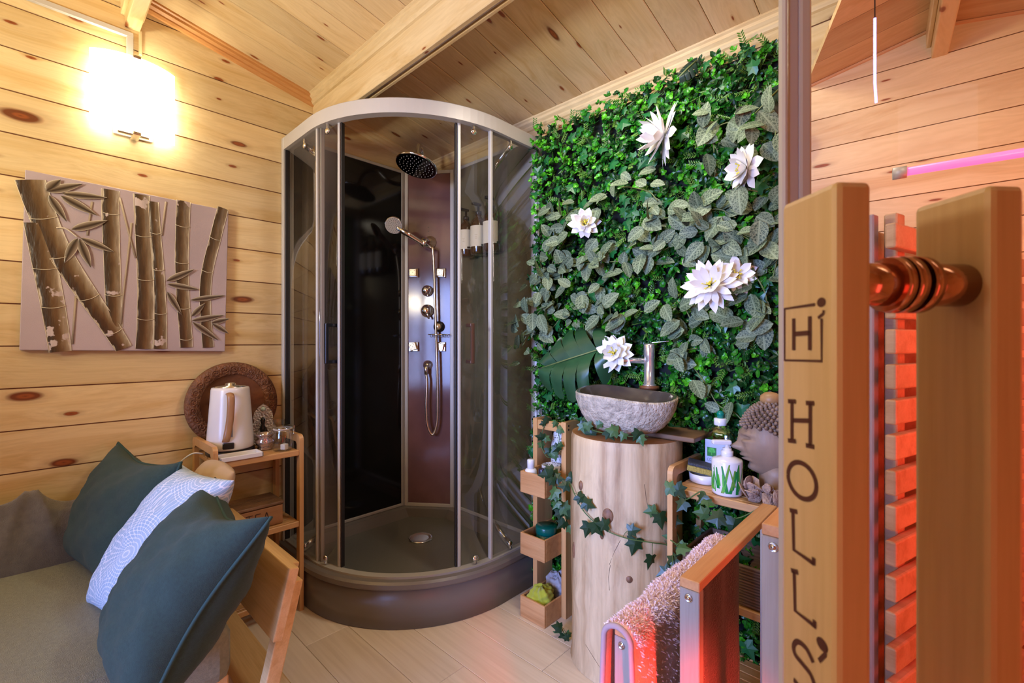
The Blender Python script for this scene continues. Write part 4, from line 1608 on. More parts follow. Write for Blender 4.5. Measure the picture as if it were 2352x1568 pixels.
def ivy_mesh(name, m, L_=.05, curl=.12):
    mb = MB()
    vs = [Vector((a * L_, b * L_, -curl * L_ * (abs(a) * 1.6 + max(0, b - .4)))) for a, b in IVY]
    c = Vector((0, .3 * L_, .03 * L_))
    mb.add(vs + [c], [(k, (k + 1) % 12, 12) for k in range(12)])
    return mb.mesh(name, (0, 0, 0), m, False)


ivy_m = [ivy_mesh('ivy_leaf', g_ivy), ivy_mesh('ivy_leaf', leaf_shader('ivy_deep', (.006, .028, .010), (.012, .05, .014), .4)), ivy_mesh('ivy_leaf', leaf_shader('ivy_variegated', (.025, .085, .022), (.07, .15, .045), .45))]


def put_leaf(me, p, tip, nrm, parent, size=1.0, name='ivy_leaf'):
    """tip: direction of the leaf tip, nrm: facing direction"""
    t = Vector(tip).normalized()
    n = Vector(nrm)
    n = (n - t * n.dot(t)).normalized()
    s = t.cross(n)
    M = Matrix((s, t, n)).transposed()
    o = link(name, me, Vector(p) - ORG[parent], parent)
    o.rotation_euler = M.to_euler()
    o.scale = (size, size, size)
    return o


for k in range(210):
    x = rnd.uniform(PW_X0 + .02, PW_X1)
    z = rnd.uniform(.1, 2.0)
    a = rnd.uniform(-2.6, 2.6)
    if -.87 < x < -.67 and .82 < z < 1.12:
        continue
    put_leaf(ivy_m[0], (x, YB - .075 - rnd.random() * .015, z), (math.sin(a), -.1, -math.cos(a)), (rnd.gauss(0, .3), -1, rnd.gauss(.2, .3)), pw, rnd.uniform(.6, 1.15))

# ------------------------------------------------------------------ fittonia garlands


def fit_mat(name, base, base2, vein):
    m, nt, b = nodes(name)
    L = nt.links
    tc = N(nt, 'ShaderNodeTexCoord')
    oi = N(nt, 'ShaderNodeObjectInfo')
    sp = N(nt, 'ShaderNodeSeparateXYZ')
    L.new(tc.outputs['Object'], sp.inputs[0])
    vo = N(nt, 'ShaderNodeTexVoronoi', feature='DISTANCE_TO_EDGE', _Scale=150.0)
    L.new(tc.outputs['Object'], vo.inputs['Vector'])
    r = ramp(nt, [(.0, (1, 1, 1)), (.045, (.7, .7, .7)), (.09, (0, 0, 0))])
    L.new(vo.outputs['Distance'], r.inputs[0])
    # midrib and side ribs
    ax = N(nt, 'ShaderNodeMath', operation='ABSOLUTE')
    L.new(sp.outputs['X'], ax.inputs[0])
    mr = ramp(nt, [(.0, (1, 1, 1)), (.0012, (1, 1, 1)), (.0022, (0, 0, 0))])
    L.new(ax.outputs[0], mr.inputs[0])
    sl = N(nt, 'ShaderNodeMath', operation='MULTIPLY_ADD')
    sl.inputs[1].default_value = -1.1
    L.new(ax.outputs[0], sl.inputs[0])
    L.new(sp.outputs['Y'], sl.inputs[2])
    fr = N(nt, 'ShaderNodeMath', operation='PINGPONG')
    fr.inputs[1].default_value = .0065
    L.new(sl.outputs[0], fr.inputs[0])
    sr = ramp(nt, [(.0, (.5, .5, .5)), (.0006, (.3, .3, .3)), (.0012, (0, 0, 0))])
    L.new(fr.outputs[0], sr.inputs[0])
    a1 = N(nt, 'ShaderNodeMath', operation='MAXIMUM')
    L.new(mr.outputs[0], a1.inputs[0])
    L.new(sr.outputs[0], a1.inputs[1])
    a2 = N(nt, 'ShaderNodeMath', operation='MAXIMUM')
    L.new(a1.outputs[0], a2.inputs[0])
    L.new(r.outputs[0], a2.inputs[1])
    bc = ramp(nt, [(0, base), (1, base2)])
    L.new(oi.outputs['Random'], bc.inputs[0])
    mx = N(nt, 'ShaderNodeMixRGB')
    L.new(a2.outputs[0], mx.inputs[0])
    L.new(bc.outputs[0], mx.inputs[1])
    mx.inputs[2].default_value = (*vein, 1)
    L.new(mx.outputs[0], b.inputs['Base Color'])
    b.inputs['Roughness'].default_value = .6
    return m


fit = fit_mat('fittonia_leaf', (.026, .056, .030), (.076, .108, .052), (.25, .32, .185))
plum = plain('plum_underside', (.06, .03, .045), .6)
stem_m = plain('green_stem', (.16, .20, .06), .5)


def fit_mesh(L_, w, curl, fold):
    mb = MB()
    n = 8
    vs, fs = [], []
    for i in range(n + 1):
        u = i / n
        hw = w * .5 * (math.sin(PI * min(1, u ** .80)) ** .62) if 0 < u < 1 else .0006
        for a in (-1, -.5, 0, .5, 1):
            vs.append(Vector((a * hw, L_ * u, -fold * abs(a) * hw * -1 - curl * L_ * u * u + .0)))
    for i in range(n):
        for k in range(4):
            fs.append((i * 5 + k, i * 5 + k + 1, (i + 1) * 5 + k + 1, (i + 1) * 5 + k))
    mb.add(vs, fs, 0, True)
    return mb.mesh('fittonia_leaf', (0, 0, 0), fit, False)


fits = [fit_mesh(.066, .046, .10, .25), fit_mesh(.072, .048, .22, .15), fit_mesh(.060, .044, .02, .35), fit_mesh(.078, .052, .15, .2), fit_mesh(.056, .040, .3, .1)]


def garland(pts, n, origin, label, wr=.05, y0=1.53, spread=.045, size=1.0, sz2=.25, stem=True, droop=.5):
    g = empty('fittonia_vine', origin, label, 'vine', 'grey green vines on the plant wall')
    P = smooth_path([at_y(px, py, y0 + (rnd.random() - .5) * .03) for px, py in pts], 8)
    if stem:
        part('vine_stem', MB().tube(P, .0022, 5), stem_m, g)
    for k in range(n):
        u = (k + rnd.random()) / n * (len(P) - 1)
        i = min(int(u), len(P) - 2)
        p = P[i].lerp(P[i + 1], u - i)
        a = rnd.uniform(0, 6.28)
        t = Vector((math.sin(a), rnd.uniform(-.75, .15), math.cos(a) * .85 - droop * .6))
        nrm = Vector((rnd.gauss(-.1, .45), -1, rnd.gauss(.45, .45)))
        p = p + Vector((rnd.gauss(0, spread), rnd.uniform(-.045, .012), rnd.gauss(0, spread)))
        put_leaf(rnd.choice(fits), p, t, nrm, g, size * rnd.uniform(1 - sz2, 1 + sz2 * .6), 'leaf')
    return g


garland([(1250, 650), (1275, 590), (1300, 545), (1285, 510), (1330, 480), (1385, 505)], 34, at_y(1300, 545, YB), 'grey green veined vine clump around the white flower at the shower edge')
garland([(1225, 700), (1250, 640), (1290, 610), (1350, 600), (1420, 600), (1500, 585), (1560, 555), (1620, 530), (1700, 540), (1760, 580)], 92, at_y(1450, 600, YB), 'long grey green veined vine band crossing the middle of the plant wall', spread=.04)
garland([(1195, 800), (1215, 770), (1235, 720), (1270, 690)], 26, at_y(1220, 770, YB), 'grey green veined vine hanging over the shower frame', y0=1.50, spread=.034)
garland([(1250, 770), (1280, 740), (1310, 690), (1370, 670), (1400, 700), (1390, 760), (1330, 740)], 42, at_y(1330, 720, YB), 'grey green veined vine clump above the monstera leaf')
garland([(1420, 430), (1450, 430), (1490, 440), (1510, 460)], 9, at_y(1460, 430, YB), 'short grey green veined sprig at mid height of the leaf mat', size=.95)
garland([(1490, 500), (1540, 500), (1600, 490), (1650, 480), (1690, 500)], 26, at_y(1590, 500, YB), 'grey green veined vine row above the large open flower', spread=.032)
garland([(1555, 690), (1580, 720), (1590, 760), (1575, 800), (1600, 800)], 22, at_y(1580, 750, YB), 'grey green veined vine hanging right above the basin tap', spread=.034)
garland([(1700, 600), (1740, 640), (1760, 690), (1735, 735), (1700, 760)], 20, at_y(1740, 690, YB), 'grey green veined vine hanging right of the large open flower', spread=.034, size=1.05)
garland([(1640, 350), (1640, 300), (1680, 280), (1730, 290), (1775, 280), (1770, 340), (1680, 420), (1740, 440)], 30, at_y(1700, 330, YB), 'large leaved grey green vine in the upper corner by the sauna door', size=1.12, spread=.035, y0=1.50)
garland([(1770, 450), (1775, 510), (1785, 580), (1775, 640)], 14, at_y(1775, 560, YB), 'grey green veined vine hanging beside the sauna door', spread=.03)
garland([(1590, 840), (1620, 880), (1650, 930), (1690, 950), (1740, 1010)], 5, at_y(1650, 920, YB), 'thin trailing vine with few leaves above the stone head', spread=.012, size=.9)

# ------------------------------------------------------------------ white artificial flowers
petal_m = plain('white_petal', (.80, .77, .74), .55, sheen=.2)
pollen = plain('yellow_stamen', (.75, .62, .05), .6)


def petal_mesh(L_, w, cup, tipw=.5):
    mb = MB()
    n = 7
    vs, fs = [], []
    for i in range(n + 1):
        u = i / n
        hw = w * .5 * (.35 + .65 * math.sin(PI * min(1, u * .78 + .06))) * (1 if u < .7 else max(.04, 1 - ((u - .7) / .3) ** 1.6))
        for a in (-1, 0, 1):
            vs.append(Vector((a * hw, L_ * u, cup * L_ * (u * u) + .25 * abs(a) * hw)))
    for i in range(n):
        for k in range(2):
            fs.append((i * 3 + k, i * 3 + k + 1, (i + 1) * 3 + k + 1, (i + 1) * 3 + k))
    mb.add(vs, fs, 0, True)
    return mb.mesh('petal', (0, 0, 0), petal_m, False)


pet_a = [petal_mesh(.082, .026, .05), petal_mesh(.076, .023, .15), petal_mesh(.066, .024, .3)]
pet_b = [petal_mesh(.070, .034, .0), petal_mesh(.062, .030, .12), petal_mesh(.048, .026, .3)]


def flower(px, py, y, face, R_, pets, rings, label, seed, name='flower'):
    r_ = random.Random(seed)
    c = at_y(px, py, y)
    f = empty('white_flower', c, label, 'flower', 'white artificial flowers on the plant wall')
    face = Vector(face).normalized()
    U = face.orthogonal().normalized()
    V = face.cross(U)
    for ri, (cnt, el) in enumerate(rings):
        for k in range(cnt):
            a = 6.283 * (k + .5 * ri) / cnt + r_.uniform(-.12, .12)
            d = U * math.cos(a) + V * math.sin(a)
            e = el + r_.uniform(-.12, .12)
            t = d * math.cos(e) + face * math.sin(e)
            nrm = face * math.cos(e) - d * math.sin(e)
            put_leaf(pets[min(ri, len(pets) - 1)], c + d * .006 + face * (.004 * ri), t, nrm, f, R_ * r_.uniform(.9, 1.08), 'petal')
    mb = MB()
    for k in range(16):
        a = r_.uniform(0, 6.28)
        rr = r_.uniform(.001, .014) * R_
        d = U * math.cos(a) + V * math.sin(a)
        b0 = c + d * rr * .5 + face * .008
        e0 = b0 + face * .022 * R_ + d * rr
        mb.tube([b0, e0], .0013, 5)
        mb.lathe([(.001, -.002), (.0024, 0), (.001, .002)], e0, 6)
    part('stamen', mb, pollen, f, kind='stuff')
    return f


flower(1528, 310, 1.49, (-.75, -.62, .10), 1.3, pet_a, [(13, -.15), (11, .25), (8, .75)], 'white flower with long thin petals, highest on the plant wall', 1)
flower(1716, 385, 1.45, (-.62, -.75, -.1), .95, pet_b, [(10, .05), (9, .4), (6, .8)], 'white flower seen sideways among large veined leaves by the sauna door', 2)
flower(1343, 515, 1.50, (.55, -.8, .1), .85, pet_b, [(10, .1), (8, .5), (6, .9)], 'white flower half hidden by grey green leaves near the shower', 3)
flower(1632, 655, 1.44, (.12, -.97, .16), 1.0, pet_a, [(14, -.1), (12, .2), (9, .6)], 'largest white flower, facing the room with a yellow centre', 4)
flower(1692, 632, 1.50, (.4, -.9, .1), .8, pet_b, [(9, .1), (7, .5)], 'pinkish white flower tucked behind the largest white flower', 5)
flower(1411, 812, 1.47, (.22, -.95, .18), .95, pet_b, [(11, 0), (10, .22), (7, .65)], 'white lotus flower just above the stone basin', 6)

# ------------------------------------------------------------------ monstera leaves


def monstera(name, base_px, tip_px, side, y, label, m, W_=.62):
    A, B_ = at_y(*base_px, y), at_y(*tip_px, y - .03)
    t = (B_ - A)
    L_ = t.length
    t.normalize()
    n = Vector((side, -1, .35))
    n = (n - t * n.dot(t)).normalized()
    s = t.cross(n)
    mb = MB()
    NL = 5
    for sg in (-1, 1):
        for k in range(NL):
            u0 = -.12 + 1.06 * k / NL
            u1 = u0 + 1.06 / NL * .93
            def wid(u):
                q = (u + .18) / 1.2
                return W_ * L_ * .62 * math.sin(PI * max(0, min(1, q)) ** .75) ** .8
            vs = []
            for j in range(7):
                v = j / 6
                for uu, e in ((u0, 0), ((u0 + u1) / 2, 1), (u1, 2)):
                    narrow = (1.075 if v < .3 else 1.075 - .42 * (v - .3)) if k < NL - 1 else 1
                    um = (u0 + u1) / 2
                    uq = um + (uu - um) * narrow
                    w = wid(max(-.1, min(.98, um if e == 1 else uq))) * (1 if e == 1 else .94)
                    x = w * v
                    ux = max(0, uq) if v < .01 else uq
                    p = A + t * L_ * (ux + .20 * v * (1 if k > 0 else .3)) + s * sg * x + n * (.10 * L_ * math.sin(PI * v) - .16 * L_ * v * v)
                    vs.append(p)
            fs = []
            for j in range(6):
                for e in range(2):
                    fs.append((j * 3 + e, j * 3 + e + 1, j * 3 + e + 4, j * 3 + e + 3))
            mb.add(vs, fs, 0, True)
    o = thing(name, mb, m, A, label, 'leaf', fix=False)
    part('midrib', MB().tube([A + n * .002, A + t * L_ * .5 + n * .004, A + t * L_ + n * .002], .0028, 6), stem_m, o)
    return o


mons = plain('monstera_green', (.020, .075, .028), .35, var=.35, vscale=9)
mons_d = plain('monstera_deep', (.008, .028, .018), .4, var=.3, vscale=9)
monstera('monstera_leaf', (1385, 800), (1245, 845), -.2, 1.47, 'large split monstera leaf left of the lotus flower', mons, .95)
monstera('monstera_leaf', (1790, 205), (1735, 262), .1, 1.53, 'dark monstera leaf at the top corner of the mat', mons_d, .9)
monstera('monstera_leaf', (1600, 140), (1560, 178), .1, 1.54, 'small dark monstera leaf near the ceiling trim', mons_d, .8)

# ------------------------------------------------------------------ log pedestal
lc = Vector((-.80, 1.417, 0))
LH = .765
lg = empty('log_pedestal', lc, 'peeled tree trunk standing upright as the wash basin pedestal', 'log')


def logf(u, v):
    a = 2 * PI * u
    r = .184 * (1 + .018 * math.sin(2 * a + 1 + .6 * v) + .012 * math.sin(3 * a + 2.2 * v) + .010 * math.sin(5 * a - 3 * v) + .014 * math.sin(7 * v + a))
    for ka, kz, ks in ((-1.15, .42, .012), (-1.05, .30, .006), (-.75, .21, .006), (-1.95, .24, .011), (-2.0, .60, .006), (-1.75, .12, .008)):
        da = (a - ka + PI) % (2 * PI) - PI
        r += ks * math.exp(-((da * .184 / .03) ** 2 + ((v * LH - kz) / .04) ** 2))
    if v > .985:
        r -= .004
    if v < .02:
        r += .004
    return Vector((lc.x + r * math.cos(a), lc.y + r * math.sin(a), LH * v + .0005))


def log_mat():
    m = log_wood
    return m


mb = MB().grid(logf, 72, 48, wrap=True)
part('trunk', mb, log_wood, lg)
o0 = [logf(k / 72, 1) for k in range(72)]
mb = MB()
mb.add([p for p in o0] + [Vector((lc.x, lc.y, LH + .002))], [(k, (k + 1) % 72, 72) for k in range(72)])
part('end_grain', mb, log_end, lg)
knot_m = plain('knot_brown', (.22, .105, .05), .6, var=.4, vscale=60)


def log_knot(ang_, z, ra, rz, tilt=0):
    c = logf(((ang_) / (2 * PI)) % 1, z / LH)
    n = Vector((c.x - lc.x, c.y - lc.y, 0)).normalized()
    M = Vector((0, 0, 1)).rotation_difference(n).to_matrix().to_4x4()
    t = Vector((-n.y, n.x, 0))
    MM = Matrix(((t.x * ra, 0, n.x, 0), (t.y * ra, 0, n.y, 0), (0, rz, 0, 0), (0, 0, 0, 1)))
    k = MB().lathe([(1.0, -.003), (.85, .0015), (.6, .0012), (.5, .003), (.001, .0035)], c, 24, mat=MM)
    part('knot', k, knot_m, lg)


def ang_of(px, z):
    best = None
    for k in range(720):
        a = 2 * PI * k / 720
        p = logf(k / 720, z / LH)
        if (p - lc).x * -p.x + (p - lc).y * -p.y < 0:
            continue
        e = abs(proj_x(p) - px)
        if best is None or e < best[0]:
            best = (e, a)
    return best[1]


for px, py, ra, rz in ((1395, 1190, .019, .026), (1382, 1235, .008, .018), (1446, 1327, .011, .012), (1318, 1305, .010, .03), (1333, 1135, .010, .017), (1497, 1358, .013, .012)):
    z = HC - (py - 784) / FPX * 1.41
    log_knot(ang_of(px, z), z, ra, rz)
dk2 = plain('drying_crack', (.10, .05, .025), .8)
for pts in ([(1400, 1300), (1412, 1265), (1425, 1240)], [(1480, 1110), (1484, 1140), (1490, 1170)], [(1345, 1510), (1365, 1535), (1395, 1568)], [(1400, 1360), (1398, 1330), (1402, 1300)], [(1550, 1020), (1548, 1080), (1552, 1120)]):
    q = []
    for px, py in pts:
        z = HC - (py - 784) / FPX * 1.41
        p = logf((ang_of(px, z) / (2 * PI)) % 1, z / LH)
        q.append(p + Vector((p.x - lc.x, p.y - lc.y, 0)).normalized() * .0002)
    part('crack', MB().tube(smooth_path(q, 3), .0006, 5), dk2, lg)

# wooden board between log and wall that carries the tap
bd = Vector((-.745, 1.50, LH + .003))
thing('tap_board', MB().box(-.93, -.555, 1.40, 1.60, LH + .003, LH + .019, .004), wood('dark_board', (.22, .12, .06), (.13, .065, .03), None, 0, .5), bd, 'thin dark wooden board on the log under the basin and tap', 'board')

# stone basin
stone = plain('river_stone', (.50, .43, .32), .8, var=.35, vscale=45, bump=1.0, bscale=110)
stone_in = plain('polished_stone', (.07, .058, .05), .16)
bc_ = Vector((-.775, 1.370, LH + .0185))
bs = empty('stone_basin', bc_, 'river stone wash basin with a polished dark inside on the log', 'basin')


def bowl(prof, noise):
    def f(u, v):
        a = 2 * PI * u
        i = v * (len(prof) - 1)
        k = min(int(i), len(prof) - 2)
        r = prof[k][0] + (prof[k + 1][0] - prof[k][0]) * (i - k)
        z = prof[k][1] + (prof[k + 1][1] - prof[k][1]) * (i - k)
        r *= 1 + noise * (.008 * math.sin(2 * a + .7) + .008 * math.sin(3 * a + 2))
        z += (.010 * math.cos(a - 2.6) + .004 * math.sin(3 * a)) * (z / .125)
        r += noise * .0010 * math.sin(17 * a + 40 * z) * math.sin(23 * z * 10 + 5 * a)
        return bc_ + Vector((r * math.cos(a), .80 * r * math.sin(a), z))
    return f


po = [(.02, .0), (.085, .001), (.108, .008), (.130, .025), (.150, .052), (.163, .080), (.170, .104), (.172, .121), (.168, .126)]
part('outside', MB().grid(bowl(po, 1), 72, 40, wrap=True), stone, bs)
pi_ = [(.168, .126), (.157, .1255), (.150, .114), (.135, .09), (.10, .05), (.04, .03), (.001, .028)]
part('inside', MB().grid(bowl(pi_, 1), 72, 24, wrap=True), stone_in, bs, 'polished dark inside')

# tap
tp = Vector((-.768, 1.532, LH + .019))
tap_m = plain('tap_chrome', (.80, .80, .80), .14, .8)
ta = empty('basin_tap', tp, 'tall chrome mixer tap behind the stone basin', 'tap')
part('riser', MB().lathe([(.022, 0), (.022, .125), (.034, .127), (.034, .136), (.02, .139)], tp, 24), brown_wood, ta, 'brown wooden mount')
part('body', MB().lathe([(.024, .137), (.024, .142), (.0185, .145), (.0185, .235), (.0195, .238), (.0195, .283), (.017, .288), (.001, .289)], tp, 32), tap_m, ta)
sd = Vector((-.80, -.60, 0)).normalized()
part('spout', MB().tube([tp + Vector((0, 0, .225)), tp + sd * .06 + Vector((0, 0, .228)), tp + sd * .105 + Vector((0, 0, .226)), tp + sd * .112 + Vector((0, 0, .213))], .0105, 14), tap_m, ta)
part('lever', MB().box(-.006, .006, 0, .062, -.0025, .0025, .002, mat=Matrix.Translation(tp + Vector((.008, 0, .2915))) @ Matrix.Rotation(-1.25, 4, 'Z') @ Matrix.Rotation(.1, 4, 'X')), chrome, ta)

# ------------------------------------------------------------------ three basket stand
st = empty('basket_stand', (-1.15, 1.44, 0), 'narrow bamboo stand with three open baskets between shower and log', 'stand')
for x in (-1.236, -1.090):
    mb = MB()
    pr = [(1.438, 0), (1.538, 0), (1.538, .745), (1.530, .758), (1.515, .7645), (1.438, .7645)]
    mb.prism(pr, lambda a, b, t: Vector((t, a, b)), x, x + .022)
    part('side_panel', mb, bamboo_z, st)
part('top_bar', MB().box(-1.214, -1.090, 1.440, 1.456, .722, .760, .003), bamboo_x, st)
bin_m = wood('basket_bamboo', (.62, .33, .14), (.50, .24, .09), None, 0, .45, gscale=40, hv=.08)
for z0, z1 in ((.489, .572), (.247, .331), (.0, .083)):
    x0, x1, y0, y1 = -1.2135, -1.0905, 1.334, 1.56
    b = part('basket', MB().box(x0, x1, y0, y0 + .009, z0, z1, .0015), bin_m, st)
    part('basket_side', MB().box(x0, x0 + .008, y0 + .009, y1 - .009, z0, z1, .0015), bin_m, b)
    part('basket_side', MB().box(x1 - .008, x1, y0 + .009, y1 - .009, z0, z1, .0015), bin_m, b)
    part('basket_back', MB().box(x0, x1, y1 - .009, y1, z0, z1, .0015), bin_m, b)
    part('basket_bottom', MB().box(x0 + .008, x1 - .008, y0 + .009, y1 - .009, z0, z0 + .006), bin_m, b)
sc = plain('screw_head', (.05, .04, .035), .4, .6)
for z in (.735, .75):
    part('screw', MB().lathe([(.004, 0), (.003, .001)], (-1.068, 1.455, z), 10, mat=Matrix.Rotation(PI / 2, 4, 'Y')), sc, st)
# in the baskets
q = Vector((-1.182, 1.362, .496))
b = empty('small_bottle', q, 'small white plastic bottle in the upper basket of the bamboo stand', 'bottle')
part('body', MB().lathe([(.022, 0), (.0235, .003), (.0235, .075), (.021, .082), (.016, .086)], q, 24), white_matte, b)
part('cap', MB().lathe([(.0145, .085), (.0145, .118), (.013, .121), (.001, .1215)], q, 24), white_gloss, b)
q = Vector((-1.128, 1.365, .496))
b = empty('nail_polish', q, 'tiny dark bottle with a black cap in the upper basket', 'bottle')
part('body', MB().lathe([(.013, 0), (.014, .003), (.014, .045), (.008, .05)], q, 20), amber, b)
part('cap', MB().lathe([(.0135, .05), (.0135, .092), (.012, .094), (.001, .0945)], q, 20), plain('dark_violet_cap', (.02, .014, .035), .3), b)


def dotted():
    m, nt, bb = nodes('dotted_ceramic')
    L = nt.links
    tc = N(nt, 'ShaderNodeTexCoord')
    vo = N(nt, 'ShaderNodeTexVoronoi', _Scale=150.0)
    vo.inputs['Randomness'].default_value = .6
    L.new(tc.outputs['Object'], vo.inputs['Vector'])
    r = ramp(nt, [(0, (.10, .09, .10)), (.30, (.10, .09, .10)), (.38, (.66, .65, .68))])
    L.new(vo.outputs['Distance'], r.inputs[0])
    L.new(r.outputs[0], bb.inputs['Base Color'])
    bb.inputs['Roughness'].default_value = .35
    return m


dot = dotted()
q = Vector((-1.130, 1.425, .496))
thing('dotted_pot', MB().lathe([(.028, 0), (.033, .003), (.036, .06), (.038, .097), (.036, .098), (.033, .06), (.03, .01), (.001, .008)], q, 32, caps=False), dot, q, 'white ceramic pot with dark speckles in the upper basket', 'pot')
q = Vector((-1.145, 1.505, .496))
thing('dotted_vase', MB().lathe([(.034, 0), (.038, .004), (.040, .08), (.038, .16), (.030, .205), (.022, .23), (.024, .245), (.020, .245), (.018, .23), (.001, .2)], q, 32, caps=False), dot, q, 'tall white vase with dark speckles behind the top bar of the stand', 'vase')
q = Vector((-1.145, 1.413, .254))
b = empty('cream_tin', q, 'round dark green tin with a flat lid in the middle basket', 'tin')
teal = plain('teal_tin', (.0, .095, .07), .25)
part('tin_body', MB().lathe([(.039, 0), (.040, .003), (.040, .075)], q, 36), teal, b)
part('lid', MB().lathe([(.042, .072), (.0425, .074), (.0425, .096), (.041, .099), (.001, .0995)], q, 36), teal, b)


def rag(name, c, sx, sy, sz, m, label, seed, cat='cloth'):
    r_ = random.Random(seed)
    ph = [r_.uniform(0, 6.28) for _ in range(6)]

    def f(u, v):
        a, e = 2 * PI * u, PI * (v - .5)
        d = 1 + .10 * math.sin(3 * a + ph[0] + 2 * e) + .08 * math.sin(5 * e + ph[1] + a) + .06 * math.sin(9 * a + 4 * e + ph[2]) + .04 * math.sin(13 * e - 3 * a + ph[3])
        ce = abs(math.cos(e)) ** .7
        return Vector(c) + Vector((sx * ce * math.copysign(abs(math.cos(a)) ** .8, math.cos(a)) * d, sy * ce * math.copysign(abs(math.sin(a)) ** .8, math.sin(a)) * d, max(-sz * .95, sz * math.sin(e) * d)))
    return thing(name, MB().grid(f, 48, 28, wrap=True), m, Vector(c) - Vector((0, 0, sz)), label, cat)


rag('cleaning_cloth', (-1.152, 1.395, .066), .046, .050, .050, plain('lime_microfibre', (.50, .52, .03), .9, bump=.5, bscale=500, sheen=.3), 'crumpled lime yellow cloth in the lowest basket', 3)
rag('grey_cloth', (-1.150, 1.495, .075), .046, .045, .055, plain('grey_white_cloth', (.42, .41, .45), .9, bump=.4, bscale=400), 'rolled grey white cloth behind the lime cloth in the lowest basket', 8)
rag('yellow_sponge', (-1.145, 1.50, .285), .03, .03, .028, plain('dull_yellow_sponge', (.42, .40, .06), .9, bump=.8, bscale=200), 'dull yellow sponge behind the green tin in the middle basket', 5, 'sponge')

# ------------------------------------------------------------------ ivy vines


def vine(pts, leaves, origin, label, meshes, size=.75, seed=1, spread=.012):
    r_ = random.Random(seed)
    v = empty('ivy_vine', origin, label, 'ivy', 'artificial ivy vines')
    P = smooth_path(pts, 8)
    part('vine_stem', MB().tube(P, .0018, 5), plain('ivy_stem', (.07, .13, .03), .5) if 'ivy_stem' not in bpy.data.materials else bpy.data.materials['ivy_stem'], v)
    for k in range(leaves):
        u = (k + r_.uniform(.1, .9)) / leaves * (len(P) - 1)
        i = min(int(u), len(P) - 2)
        p = P[i].lerp(P[i + 1], u - i)
        a = r_.uniform(-1.9, 1.9)
        out = Vector((-p.x, -p.y, .35)).normalized()
        side = Vector((-out.y, out.x, 0))
        t = side * math.sin(a) - Vector((0, 0, 1)) * math.cos(a) + out * .15
        n = out + Vector((r_.gauss(0, .35), r_.gauss(0, .35), r_.gauss(0, .3)))
        q = p + out * r_.uniform(.004, .018) + Vector((r_.gauss(0, spread), r_.gauss(0, spread) * .3, r_.gauss(0, spread)))
        put_leaf(r_.choice(meshes), q, t, n, v, size * r_.uniform(.75, 1.2), 'ivy_leaf')
        part_s = MB().tube([p, (p + q) / 2 + Vector((0, 0, .004)), q], .0009, 4)
        part('leaf_stalk', part_s, bpy.data.materials['ivy_stem'], v)
    return v


def on_log(px, py, off=.012):
    z = HC - (py - 784) / FPX * 1.42
    p = logf((ang_of(max(1318, min(1552, px)), z) / (2 * PI)) % 1, max(0, min(1, z / LH)))
    return p + Vector((p.x - lc.x, p.y - lc.y, 0)).normalized() * off


A_, B2, C2 = ivy_m[1], ivy_m[1], ivy_m[2]
vine([at_y(1300, 1090, 1.40), on_log(1318, 1140), on_log(1345, 1185), on_log(1390, 1215), on_log(1440, 1228), on_log(1490, 1235), on_log(1530, 1250), at_y(1545, 1290, 1.30), at_y(1530, 1325, 1.29)],
     15, on_log(1400, 1215), 'dark ivy vine slung across the front of the log', [A_, B2], .92, 4, .020)
vine([on_log(1500, 1160), on_log(1515, 1180), on_log(1545, 1220), at_y(1560, 1250, 1.29), at_y(1540, 1240, 1.29)], 6, on_log(1520, 1180), 'short ivy sprig at the right side of the log by the cart post', [A_, C2], .85, 7)
vine([Vector((-1.16, 1.448, .775)), Vector((-1.18, 1.432, .72)), Vector((-1.185, 1.43, .66)), Vector((-1.15, 1.425, .62)), Vector((-1.11, 1.425, .64)), Vector((-1.095, 1.43, .70)), Vector((-1.12, 1.44, .77))],
     13, Vector((-1.15, 1.44, .76)), 'pale ivy vine draped over the top bar of the basket stand', [C2, C2, A_], .70, 9)
vine([Vector((-1.10, 1.39, .60)), Vector((-1.07, 1.37, .56)), Vector((-1.05, 1.37, .50)), Vector((-1.04, 1.39, .43)), Vector((-1.035, 1.42, .36))], 13, Vector((-1.07, 1.39, .58)), 'variegated ivy vine spilling out of the upper basket towards the log', [C2, A_], .95, 12)
vine([Vector((-1.05, 1.38, .012)), Vector((-1.03, 1.36, .02)), Vector((-1.005, 1.345, .014))], 5, Vector((-1.03, 1.36, .005)), 'small ivy tuft on the floor between stand and log', [A_, C2], .7, 15)
vine([bc_ + Vector((-.150, .0, .008)), bc_ + Vector((-.12, -.06, .008)), bc_ + Vector((-.04, -.112, .008)), bc_ + Vector((.05, -.112, .006)), bc_ + Vector((.12, -.07, .008))], 12, bc_ + Vector((0, -.15, 0)), 'ivy leaves lying around the foot of the stone basin', [A_, C2], .75, 17)
vine([Vector((-.60, 1.31, .665)), Vector((-.55, 1.305, .622)), Vector((-.49, 1.303, .66)), Vector((-.47, 1.30, .60)), Vector((-.40, 1.298, .61)), Vector((-.33, 1.30, .655)), Vector((-.28, 1.305, .62))],
     11, Vector((-.45, 1.305, .64)), 'ivy vine trailing along the front edge of the cart with the stone head', [A_, C2], .85, 21)
# ------------------------------------------------------------------ things on the shelf cart
def spiral_strip(mb, cx, cy, R_, a0, z0, a1, z1, w0, w1, n=8, off=.0006):
    """a grass blade printed on a round body"""
    vs = []
    for i in range(n + 1):
        u = i / n
        a = a0 + (a1 - a0) * u
        z = z0 + (z1 - z0) * u
        w = (w0 + (w1 - w0) * u) / 2
        for s in (-1, 1):
            vs.append(Vector((cx + (R_ + off) * math.cos(a + s * w / R_), cy + (R_ + off) * math.sin(a + s * w / R_), z)))
    mb.add(vs, [(2 * i, 2 * i + 1, 2 * i + 3, 2 * i + 2) for i in range(n)], 0, True)


